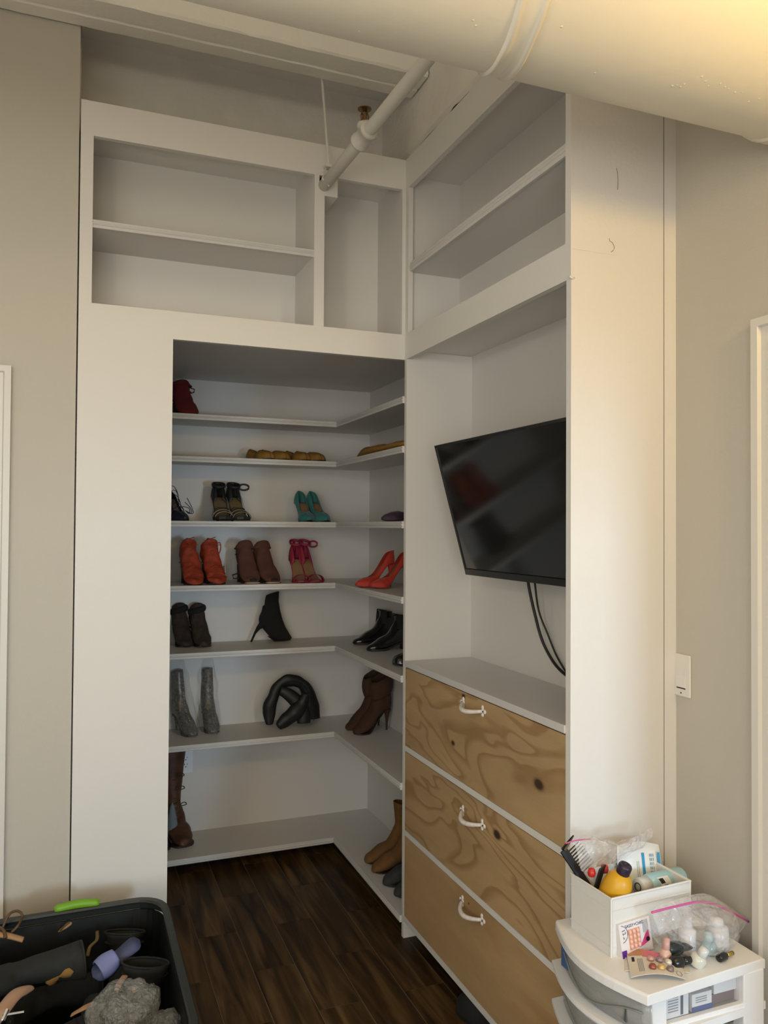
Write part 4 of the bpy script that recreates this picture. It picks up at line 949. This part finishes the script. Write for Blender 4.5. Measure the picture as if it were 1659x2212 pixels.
# crumpled clear bag
def blob(name, c, r, m, seed, amp=.22, fs=2.0, n=26, flatz=None, sharp=1.0):
    mb = MB(); rs = []
    for i in range(1, n):
        th = PI * i / n; row = []
        for k in range(2 * n):
            a = PI * k / n; d_ = Vector((math.sin(th) * math.cos(a), math.sin(th) * math.sin(a), math.cos(th)))
            q = d_ * fs + Vector((seed, seed * .7, 0))
            f = 1 + amp * (noise.noise(q) + .7 * (.5 - abs(noise.noise(q * 2.3))) * sharp + .35 * (.5 - abs(noise.noise(q * 5.1))) * sharp)
            row.append(Vector(c) + Vector((d_.x * r[0], d_.y * r[1], d_.z * r[2])) * f)
        rs.append(row)
    return mb.rings(rs)
bub = film('bubble_film', (.46, .46, .42), .36, .12, 1.0, 60)
o = blob('bubble_bag', (0, 0, 0), (.085, .080, .065), bub, 4.2, .30, 1.6).build('bubble_bag', bub, smooth=True); o.location = at(268, 2192, .33); tag(o, 'crumpled clear bubble-wrap bag on the tote heap', 'bag')
o = blob('bubble_bag', (0, 0, 0), (.045, .05, .035), bub, 9.2, .30, 1.8).build('bubble_bag', bub, smooth=True); o.location = at(362, 2222, .30); tag(o, 'smaller clear plastic bag tucked by the tote side wall', 'bag')

# ------------------------------------------------------------------ plastic drawer cart
CZ = 0.60
cart = thing('drawer_cart', 'white plastic drawer cart with bowed clear drawers by the wall', 'drawer cart', (0, 0, 0))
def bow(u, off=0.0): return (-0.062 - off - 0.052 * math.sin(PI * (0.02 + .96 * u)) , -1.160 - (0.350) * u)
FN = 14
def plan(off, xb=.292, ex=0.0):
    return [bow(i / FN, off) for i in range(FN + 1)] + [(xb, -1.510 + .022 - ex), (xb, -1.160)]
def lid():
    mb = MB(); P = plan(0); P2 = plan(-.006)
    return MB().rings([[(x, y, CZ - .024) for x, y in P], [(x, y, CZ - .004) for x, y in P], [(x + (.004 if x < .1 else -.004), y, CZ) for x, y in P]])
lid().build('lid', PLASTW, cart, bevel=.002)
TH = .0965
side_y = -1.488
for k in range(1, 7):
    z = CZ - TH * k - .012
    MB().rings([[(x, y, zz) for x, y in plan(.010 if zz > z - .005 else 0.004)] for zz in (z - .008, z, z + .010)]).build('tier_shelf', PLASTW, cart)
for (xa, xb, ya, yb) in ((-.040, .002, side_y - .004, side_y + .03), (.222, .284, side_y - .004, side_y + .03), (-.040, .0, -1.2, -1.168), (.24, .284, -1.2, -1.168)):
    box('post', (xa, ya, 0.0), (xb, yb, CZ - .02), PLASTW, cart, bevel=.003)
for k in range(1, 7):
    z = CZ - TH * k + .018 - .02
    box('side_rail', (-.03, side_y - .002, z - .018), (.27, side_y + .012, z + .010), PLASTW, cart, bevel=.002)
clr = film('drawer_plastic', (.50, .51, .50), .42, .22, .05, 10)
for k in range(5):
    z1 = CZ - .026 - TH * k; z0 = CZ - TH * (k + 1) + .000
    d = MB().grid(lambda u, v: (bow(u, -.016)[0] + .004 * (1 - v), bow(u)[1] if .02 < u < .98 else bow(min(max(u, .02), .98))[1], z0 + (z1 - z0) * v), 16, 3).build('drawer', clr, cart, smooth=True, solid=.002)
    MB().grid(lambda u, v: Vector((-.055 + .30 * v, -1.185 - .29 * u, z0 + .004)), 2, 2).build('tray_bottom', clr, d, solid=.002)
    MB().grid(lambda u, v: Vector((-.050 + .31 * u, -1.478, z0 + (z1 - z0) * .85 * v)), 2, 2).build('tray_side', film('tray_side_film', (.62, .63, .64), .14, .15, .05, 10), d)
    # scooped pull along the lower front edge
    P = []
    for i in range(17):
        u = i / 16; x, y = bow(.06 + .88 * u, -.013); P.append((x, y, z0 + .026 + .020 * math.cos(2 * PI * u)))
    MB().tube(P, .002, 6).build('pull_edge', mat('grey_clear_edge', (.22, .23, .22), .3), d, smooth=True)
# things seen through the top drawer
def carton(name, a, b, m, label, cat='carton'):
    o = box(name, a, b, m, bevel=.001); tag(o, label, cat); return o
z0 = CZ - TH + .006
paper = mat('white_card', (.68, .68, .69), .6)
c1 = carton('carton', (.012, -1.474, z0), (.078, -1.40, z0 + .058), paper, 'white printed carton inside the top cart drawer next to the post')
for k in range(6): box('print_line', (.020 + .0, -1.4747, z0 + .014 + .006 * k), (.048, -1.474, z0 + .0165 + .006 * k), mat('grey_print', (.25, .27, .30), .7), c1)
box('print_bar', (.055, -1.4747, z0 + .004), (.062, -1.474, z0 + .052), mat('dark_print', (.06, .07, .09), .6), c1)
c2 = carton('carton', (.088, -1.474, z0), (.145, -1.41, z0 + .040), paper, 'white carton with blue base inside the top cart drawer')
box('blue_base', (.087, -1.4752, z0), (.146, -1.474, z0 + .012), mat('royal_blue', (.03, .06, .22), .5), c2)
for k in range(3): box('print_line', (.098, -1.4747, z0 + .020 + .005 * k), (.130, -1.474, z0 + .022 + .005 * k), MATS['grey_print'], c2)
carton('carton', (.155, -1.470, z0 + .025), (.222, -1.42, z0 + .060), paper, 'plain white carton lying high inside the top cart drawer')
carton('makeup_case', (.150, -1.465, z0), (.220, -1.41, z0 + .022), mat('mauve_case', (.16, .10, .11), .5), 'mauve makeup case under the plain white carton', 'case')
carton('blue_pack', (-.075, -1.235, z0), (.02, -1.20, z0 + .062), mat('blue_pack', (.05, .10, .24), .5), 'blue pack behind the bowed top drawer front', 'pack')
carton('green_pouch', (-.085, -1.33, z0), (.0, -1.26, z0 + .045), mat('dark_green_pouch', (.05, .06, .045), .7), 'dark green pouch behind the bowed top drawer front', 'pouch')
carton('grey_pouch', (-.075, -1.45, z0), (-.02, -1.36, z0 + .03), mat('dark_grey_pouch', (.07, .075, .07), .7), 'dark grey pouch behind the scooped drawer pull', 'pouch')
carton('toiletry_pack', (-.08, -1.40, z0 - TH), (.1, -1.25, z0 - TH + .05), mat('tan_pack', (.20, .15, .11), .7), 'brownish pack inside the second cart drawer', 'pack')
carton('cotton_pack', (.06, -1.47, z0 - TH), (.2, -1.40, z0 - TH + .045), mat('olive_white_pack', (.45, .45, .38), .7), 'pale green pack inside the second cart drawer beside the post', 'pack')

# ------------------------------------------------------------------ white fabric box on the cart and what is in it
fab = mat('white_fabric', (.70, .69, .66), .8, bump=.15, bscale=400)
bxm = thing('storage_box', 'white fabric storage box crammed with toiletries on the cart', 'box', (-.042, -1.355, CZ), .045)
BW, BD, BH = .243, .150, .134
f = MB(); th_ = .004
f.box((0, 0, 0), (BW, th_, BH)); f.box((0, th_, 0), (th_, BD, BH)); f.box((BW - th_, th_, 0), (BW, BD, BH)); f.box((th_, BD - th_, 0), (BW - th_, BD, BH)); f.box((th_, th_, 0), (BW - th_, BD - th_, .003))
f.build('box_walls', fab, bxm)
for zz in (BH, BH * .80, BH * .16):
    MB().tube([(-.0005, -.0005, zz), (BW + .0005, -.0005, zz), (BW + .0005, BD, zz), (-.0005, BD, zz)], .0016 if zz < BH else .003, 6, closed=True).build('stitched_seam', fab, bxm)
MB().tube([(0, 0, 0), (0, 0, BH)], .003, 6).build('corner_piping', fab, bxm)
MB().tube([(BW, 0, 0), (BW, 0, BH)], .003, 6).build('corner_piping', fab, bxm)
def axisM(p, d, roll=0):
    return Matrix.Translation(p) @ Vector(d).to_track_quat('Z', 'Y').to_matrix().to_4x4() @ Matrix.Rotation(roll, 4, 'Z')
# yellow bottle
yb0 = on(1318, 1952, 'y', -1.300); yb1 = on(1352, 1868, 'y', -1.335); ax = (yb1 - yb0).normalized()
yl = thing('lotion_bottle', 'yellow round-shouldered bottle with dark purple cap leaning in the box', 'bottle')
yl.matrix_world = axisM(yb0 - ax * .05, ax)
hl = (yb1 - yb0).length + .05
MB().lathe([(.005, 0), (.030, .002), (.0345, .012), (.0355, .06), (.0355, hl - .075), (.034, hl - .055), (.029, hl - .038), (.020, hl - .026), (.013, hl - .022)], (0, 0, 0), 28).build('bottle_body', mat('yellow_bottle', (.62, .33, .012), .38), yl, smooth=True)
MB().lathe([(.0155, hl - .024), (.0165, hl - .022), (.0165, hl - .004), (.0145, hl), (.010, hl + .001), (.009, hl - .002), (.0005, hl - .002)], (0, 0, 0), 22).build('cap', mat('dark_purple_cap', (.022, .012, .035), .3), yl, smooth=True)
for (a0, a1, zz, r) in ((-2.1, -1.3, hl - .083, .0026), (-2.75, -2.45, hl - .075, .007)):
    MB().tube([(.0358 * math.cos(a0 + (a1 - a0) * k / 8), .0358 * math.sin(a0 + (a1 - a0) * k / 8), zz) for k in range(9)], r, 6, flat=1, upv=(0, 0, 1)).build('printed_mark', mat('dark_brown_print', (.05, .025, .012), .6), yl)
# comb
cb0 = on(1217, 1836, 'y', -1.205); cb1 = on(1276, 1925, 'y', -1.240); cd_ = (cb1 - cb0).normalized(); cn = on(1290, 1822, 'y', -1.205) - cb0; cn = (cn - cd_ * cn.dot(cd_)).normalized(); cv = cd_.cross(cn)
cm = thing('wide_comb', 'black wide-tooth comb standing in the box', 'comb', cb0)
def plate(a, b, w, t, n_, v_):
    mb = MB(); c = [a - n_ * w/2 - v_ * t/2, a + n_ * w/2 - v_ * t/2, a + n_ * w/2 + v_ * t/2, a - n_ * w/2 + v_ * t/2]; d = [q + (b - a) for q in c]
    return mb.rings([c, d])
plate(Vector((0, 0, 0)), cd_ * (cb1 - cb0).length, .020, .006, cn, cv).build('spine', BLACKP, cm)
MB().tube([Vector((0, 0, 0)), cn * .022 - cd_ * .004, cn * .046 - cd_ * .008], [.008, .006, .0025], 6, flat=.5).build('end_tooth', BLACKP, cm)
for k in range(9):
    q = cd_ * (.012 + .0075 * k); MB().tube([q + cn * .008, q + cn * .052], [.0022, .0012], 5).build('tooth', BLACKP, cm)
t0 = on(1286, 1915, 'y', -1.275); t1 = on(1302, 1872, 'y', -1.285)
o = thing('black_brush', 'short black flat brush handle beside the yellow bottle', 'brush', t0)
plate(Vector((0, 0, -.01)), t1 - t0, .022, .006, Vector((.9, .1, .35)).normalized(), Vector((0, 1, 0))).build('handle', BLACKP, o, bevel=.002)
for px, py, c, nme in ((1278, 1884, (.50, .018, .012), 'bright red cap'), (1306, 1876, (.50, .04, .05), 'second red cap')):
    o = MB().lathe([(.0005, 0), (.008, .002), (.010, .009), (.008, .019), (.0005, .022)], (0, 0, 0), 14).build('red_cap', mat('red_' + nme[:3], c, .35), smooth=True); o.location = on(px, py + 10, 'y', -1.27); tag(o, nme + ' showing through the clear bag by the comb', 'cap')
# white pouch with blue bands
pw = thing('wipes_pack', 'white printed soft pack with blue bands standing in the box', 'pack'); p0 = on(1384, 1900, 'y', -1.225); pw.location = p0; pw.rotation_euler = (-.30, .10, -.05)
def pouch(i, j):
    u = i * 2 - 1; v = j; ed = (1 - u ** 4) * (1 - (2 * v - 1) ** 6)
    return (u * .068, v, ed)
mb = MB()
for sg in (-1, 1): mb.grid(lambda i, j: Vector((pouch(i, j)[0] * (1 - .06 * abs(2*j-1) ** 3), sg * (.002 + .016 * pouch(i, j)[2]), -.05 + .135 * j + .006 * math.cos(pouch(i, j)[0] * 30))), 16, 12)
mb.build('pack_body', mat('white_pack', (.78, .80, .80), .35), pw, smooth=True)
blu = mat('cyan_print', (.03, .30, .58), .5)
for x in (-.004, .044): MB().grid(lambda i, j: Vector((x + .008 * i, -.0192, -.02 + .085 * j)), 2, 2).build('blue_band', blu, pw)
for x in (.020, .0245, .030): 
    for k in range(7): MB().grid(lambda i, j: Vector((x + .002 * i, -.0192, -.005 + .010 * k + .007 * j)), 2, 2).build('print_dash', MATS['grey_print'] if x != .0245 else blu, pw)
for x, k in [(-.020, 0), (-.015, 1), (.056, 0), (.060, 1)]: MB().grid(lambda i, j: Vector((x + .0016 * i, -.0180, -.005 + .05 * j)), 2, 2).build('print_line', MATS['grey_print'], pw)
# pale blue bottle lying on top
q0 = on(1378, 1916, 'y', -1.295); q1 = on(1470, 1893, 'y', -1.262); ax = (q1 - q0).normalized()
lb_ = thing('hand_gel_bottle', 'pale blue clear bottle with white cap lying across the box', 'bottle'); lb_.matrix_world = axisM(q0, ax)
hl = (q1 - q0).length
MB().lathe([(.012, .030), (.022, .034), (.0245, .045), (.0245, hl - .006), (.022, hl), (.0005, hl)], (0, 0, 0), 22).build('bottle_body', mat('pale_blue_gel', (.36, .58, .64), .2), lb_, smooth=True)
MB().lathe([(.0005, 0), (.019, .001), (.0205, .006), (.021, .034), (.012, .036)], (0, 0, 0), 22).build('cap', mat('milky_cap', (.62, .64, .62), .3), lb_, smooth=True)
A_ = (CAM - q0); loc = lb_.matrix_world.inverted() @ CAM; aa = math.atan2(loc.y, loc.x) + .35
def onb(a, z, r=.0250): return Vector((r * math.cos(a), r * math.sin(a), z))
MB().grid(lambda i, j: onb(aa - .75 + 1.3 * i, .050 + .040 * j + .012 * i), 10, 3).build('label', mat('label_white', (.75, .77, .78), .5), lb_, smooth=True)
MB().grid(lambda i, j: onb(aa - .60 + .5 * i, .053 + .016 * j + .006 * i, .0253), 6, 3).build('printed_mark', mat('black_print', (.01, .01, .012), .5), lb_, smooth=True)
MB().grid(lambda i, j: onb(aa + .05 + .25 * i, .070 + .014 * j, .0253), 6, 3).build('printed_mark', MATS['black_print'], lb_, smooth=True)
MB().tube([Vector((.0095 * math.cos(2*PI*k/12), .0095 * math.sin(2*PI*k/12), -.0005)) for k in range(12)], .0012, 5, closed=True).build('cap_ring', MATS['black_print'], lb_)
mg = mat('magenta_print', (.36, .04, .20), .5)
o = MB().tube([on(1378, 1936, 'y', -1.335), on(1440, 1922, 'y', -1.33)], .005, 8).build('makeup_pencil', mg, smooth=True); tag(o, 'magenta tube lying under the pale blue bottle', 'tube')
o = MB().tube([on(1365, 1938, 'y', -1.335), on(1378, 1950, 'y', -1.335)], .006, 8).build('makeup_pencil', mat('grey_tube', (.25, .2, .2), .3), smooth=True); tag(o, 'short grey tube lying beside the yellow bottle', 'tube')
clearb = film('clear_bag', (.80, .77, .78), .20, .10, 1.0, 22)
def bag_sheet(name, pts, m, label):
    """a crumpled sheet spanned over a ring of points with a raised middle"""
    c = sum(pts, Vector()) / len(pts); mb = MB(); n = len(pts); rs = []
    for i in range(9):
        u = i / 8
        rs.append([c + (p - c) * (1 - u * .97) + Vector((0, -.030 * math.sin(u * PI / 2), .012 * math.sin(u * PI / 2))) + Vector([.010 * noise.noise((p * (1 - u)) * 40 + Vector((q * 5, u * 6, 0))) for q in range(3)]) for p in spl(pts + [pts[0]], 4)[:-1]])
    o = mb.rings(rs, (False, True)).build(name, m, smooth=False, solid=.0006); tag(o, label, 'bag'); return o
bag_sheet('clear_bag', [on(1238, 1818, 'y', -1.25), on(1262, 1806, 'y', -1.24), on(1300, 1812, 'y', -1.225), on(1345, 1818, 'y', -1.215), on(1385, 1800, 'y', -1.21), on(1408, 1792, 'y', -1.21), on(1398, 1825, 'y', -1.225), on(1345, 1852, 'y', -1.24), on(1315, 1880, 'y', -1.25), on(1280, 1905, 'y', -1.26), on(1258, 1880, 'y', -1.255)], clearb, 'crumpled clear bag sticking up out of the fabric box')
MB().tube(spl([on(1222, 1822, 'y', -1.25), on(1245, 1815, 'y', -1.247), on(1275, 1812, 'y', -1.242)]), .0016, 5).build('pink_zip', mat('pink_zip', (.62, .10, .34), .35), bpy.data.objects['clear_bag'])

# ------------------------------------------------------------------ small things on the cart top
nb_ = thing('nail_kit_box', 'small white artificial nail box leaning on the fabric box', 'box', (-.022, -1.372, CZ), .02); nb_.rotation_euler = (-.14, -.07, .02)
NW, ND, NH = .090, .024, .075
box('carton', (0, 0, 0), (NW, ND, NH), mat('pale_pink_card', (.74, .70, .70), .5), nb_)
MB().grid(lambda i, j: Vector((.024 + .034 * i, -.0006, .014 + .044 * j)), 2, 2).build('window', mat('peach_nails', (.62, .30, .20), .35), nb_)
nl = mat('nail_tip', (.78, .46, .36), .2)
for a in range(3):
    for b_ in range(4):
        MB().lathe([(.0005, -.006), (.0042, -.003), (.0045, .003), (.0005, .007)], (.030 + .011 * a, -.001, .020 + .0105 * b_), 8).build('nail_tip', nl, nb_, smooth=True)
Mx = Matrix.Rotation(PI/2, 4, 'X')
prn = mat('print_ink', (.10, .09, .14), .6)
text('SASSY+CHIC', .0095, Matrix.Translation((.044, -.0008, .066)) @ Mx, prn, nb_)
text('12', .013, Matrix.Translation((.012, -.0008, .056)) @ Mx @ Matrix.Rotation(-1.35, 4, 'Z'), prn, nb_); text('ct', .007, Matrix.Translation((.011, -.0008, .043)) @ Mx @ Matrix.Rotation(-1.35, 4, 'Z'), prn, nb_)
MB().tube([(.004 + .019 * math.cos(a), -.0008, .052 + .019 * math.sin(a)) for a in [math.radians(-80 + 16 * k) for k in range(11)]], .0006, 5).build('printed_arc', prn, nb_)
for k in range(5): MB().grid(lambda i, j: Vector((.068 + .0034 * k + .0012 * i, -.0006, .042 + .028 * j)), 2, 2).build('print_line', MATS['grey_print'], nb_)
pk = mat('hot_pink_print', (.62, .06, .24), .5); pu = mat('purple_print', (.10, .02, .30), .5)
MB().add([(.052, -.0007, .012), (.084, -.0007, .022), (.082, -.0007, .046), (.074, -.0007, .040)], [(0, 1, 2, 3)]).build('pink_flash', pk, nb_)
MB().lathe([(.0055, -.001), (.0055, .0), (.0005, .0002)], (0, 0, 0), 14, Matrix.Translation((.078, -.0008, .026)) @ Mx).build('black_dot', MATS['black_print'], nb_)
MB().grid(lambda i, j: Vector((.0 + .014 * i, -.0007, .0 + .016 * j)), 2, 2).build('purple_corner', pu, nb_)
# blister cards lying in front
def card(name, px4, z, m, label, bend=.006):
    P = [on(px, py, 'z', z) for px, py in px4]; o0 = P[0]
    o = thing(name, label, 'card', o0)
    mb = MB(); mb.grid(lambda i, j: (P[0] + (P[1] - P[0]) * i) * (1 - j) + (P[3] + (P[2] - P[3]) * i) * j - o0 + Vector((0, 0, bend * math.sin(PI * i) + .0005)), 9, 5)
    mb.build('backing_card', m, o, solid=.0012); return o, (lambda i, j, dz=0: (P[0] + (P[1] - P[0]) * i) * (1 - j) + (P[3] + (P[2] - P[3]) * i) * j - o0 + Vector((0, 0, bend * math.sin(PI * i) + .0012 + dz)))
cream = mat('cream_card', (.66, .60, .52), .6)
c_, _g = card('blister_card', ((1350, 2098), (1490, 2102), (1490, 2080), (1350, 2068)), CZ + .001, cream, 'cream card lying beneath the printed blister card', .004)
c_, gg = card('blister_card', ((1363, 2112), (1482, 2116), (1470, 2078), (1352, 2052)), CZ + .006, cream, 'cream blister card with six small gem pots on the cart top', .010)
MB().grid(lambda i, j: gg(.02 + .30 * i, .75 + .24 * j, .0006), 6, 3).build('hand_print', mat('tan_hand_print', (.50, .24, .12), .6), c_)
MB().grid(lambda i, j: gg(.28 + .40 * i, .70 + .28 * j, .0006), 6, 3).build('pink_print', mat('soft_pink_print', (.70, .18, .24), .5), c_)
MB().grid(lambda i, j: gg(.78 + .14 * i, .55 + .40 * j, .0006), 4, 3).build('purple_print', mat('violet_print', (.16, .06, .26), .5), c_)
MB().grid(lambda i, j: gg(.07 + .05 * i, .52 + .16 * j, .0007), 2, 2).build('hang_hole', DARK, c_)
for k in range(4): MB().grid(lambda i, j: gg(.17 + .028 * k + .012 * i, .12 + .5 * j, .0006), 2, 3).build('print_line', MATS['grey_print'], c_)
gems = [(.30, .08, .06), (.62, .42, .16), (.25, .18, .18), (.55, .30, .28), (.30, .22, .24), (.70, .64, .52)]
for k in range(6):
    pz = gg(.42 + .16 * (k % 3), .24 + .34 * (k // 3), 0)
    MB().lathe([(.0085, 0), (.0085, .004), (.0065, .008), (.0005, .0095)], pz, 12).build('gem_pot', mat('gem_%d' % k, gems[k], .12, .3), c_, smooth=True)
MB().tube([gg(.90 + .05 * math.cos(2*PI*k/12), .18 + .13 * math.sin(2*PI*k/12), .0006) for k in range(12)], .0006, 5, closed=True).build('printed_ring', MATS['grey_print'], c_)
# zip bag with polish bottles
def polish(px, py, dz, ax, r, L, glass, capc, label, cl=.45):
    p = on(px, py, 'z', CZ + dz); o = thing('nail_polish', label, 'nail polish'); o.matrix_world = axisM(p, Vector(ax).normalized())
    MB().lathe([(.0005, 0), (r * .9, 0), (r, .003), (r, L * (1 - cl) - .006), (r * .6, L * (1 - cl)), (r * .45, L * (1 - cl) + .002)], (0, 0, 0), 16).build('bottle_body', glass, o, smooth=True)
    MB().lathe([(r * .55, L * (1 - cl)), (r * .66, L * (1 - cl) + .002), (r * .55, L - .002), (.0005, L)], (0, 0, 0), 14).build('cap', capc, o, smooth=True); return o
pinkp = mat('shell_pink_polish', (.62, .40, .34), .2); blkp = mat('black_polish', (.012, .012, .012), .25)
q = polish(1436, 2082, .001, (.15, .05, 1), .013, .058, pinkp, mat('rose_cap', (.55, .32, .28), .35), 'shell pink nail polish standing at the edge of the zip bag')
MB().box((-.009, -.0136, .010), (.009, -.0126, .022)).build('label', prn, q)
polish(1452, 2080, .015, (1, -.10, 0), .014, .052, blkp, blkp, 'black capped polish lying in front in the zip bag')
polish(1440, 2050, .030, (1, .05, -.12), .015, .080, mat('green_black', (.02, .03, .026), .25), blkp, 'dark green bottle lying behind the black polish')
polish(1502, 2082, .004, (.25, -.35, .8), .018, .048, mat('glitter_clear', (.60, .60, .52), .15), mat('clear_cap', (.6, .6, .58), .2), 'clear glitter jar in the zip bag')
polish(1552, 2070, .010, (1, .1, .02), .009, .050, blkp, mat('gold_cap', (.55, .42, .14), .25, 1.0), 'small black and gold lipstick in the zip bag')
polish(1530, 2060, .001, (.1, .1, 1), .017, .050, mat('teal_clear', (.25, .40, .42), .2), mat('teal_cap', (.35, .48, .5), .3), 'pale teal bottle standing in the zip bag')
q = polish(1484, 2058, .001, (.05, .05, 1), .020, .085, mat('clear_white', (.62, .62, .64), .25), mat('frost_cap', (.66, .66, .68), .3), 'clear bottle with blue stripe standing in the zip bag', .3)
MB().box((.006, -.0212, .025), (.013, -.0190, .058)).build('blue_stripe', mat('deep_blue_print', (.02, .05, .40), .4), q)
polish(1552, 2046, .001, (-.05, .05, 1), .026, .070, mat('clear_white', (.62, .62, .64), .25), mat('frost_cap', (.66, .66, .68), .3), 'wide frosted tub standing in the zip bag', .25)
zf = film('zip_bag_film', (.80, .78, .80), .20, .06, 1.0, 26)
zc = Vector((.178, -1.382, CZ + .047))
zb = thing('zip_bag', 'clear zip bag with pink zipper holding nail polish bottles', 'bag', zc)
bm_ = blob('b', (0, 0, 0), (.108, .085, .056), zf, 2.7, .22, 1.7, 24); bm_.v = [(a, min(max(b, -.09), .016), max(c, -.0465)) for a, b, c in bm_.v]
bm_.build('bag_film', zf, zb, smooth=False)
fl = [on(1418, 1958, 'y', -1.40), on(1460, 1944, 'y', -1.39), on(1520, 1930, 'y', -1.37), on(1570, 1955, 'y', -1.37), on(1610, 1985, 'y', -1.38)]
zi = [on(1408, 1971, 'y', -1.405), on(1460, 1958, 'y', -1.40), on(1515, 1948, 'y', -1.385), on(1560, 1960, 'y', -1.385), on(1617, 1991, 'y', -1.385)]
lo_ = [on(1425, 2020, 'y', -1.41), on(1465, 2005, 'y', -1.42), on(1515, 2000, 'y', -1.42), on(1555, 2005, 'y', -1.41), on(1585, 2030, 'y', -1.40)]
A1, A2, A3 = spl(fl, 5), spl(zi, 5), spl(lo_, 5)
MB().add([p - zc for p in A1 + A2 + A3], [(i + r * len(A1), i + 1 + r * len(A1), i + 1 + (r + 1) * len(A1), i + (r + 1) * len(A1)) for r in range(2) for i in range(len(A1) - 1)]).build('bag_flap', zf, zb, solid=.0006)
MB().tube([p - zc for p in A2], .0026, 6).build('zipper', mat('pink_zip', (.62, .10, .34), .35), zb, smooth=True, label='bright pink zipper strip')
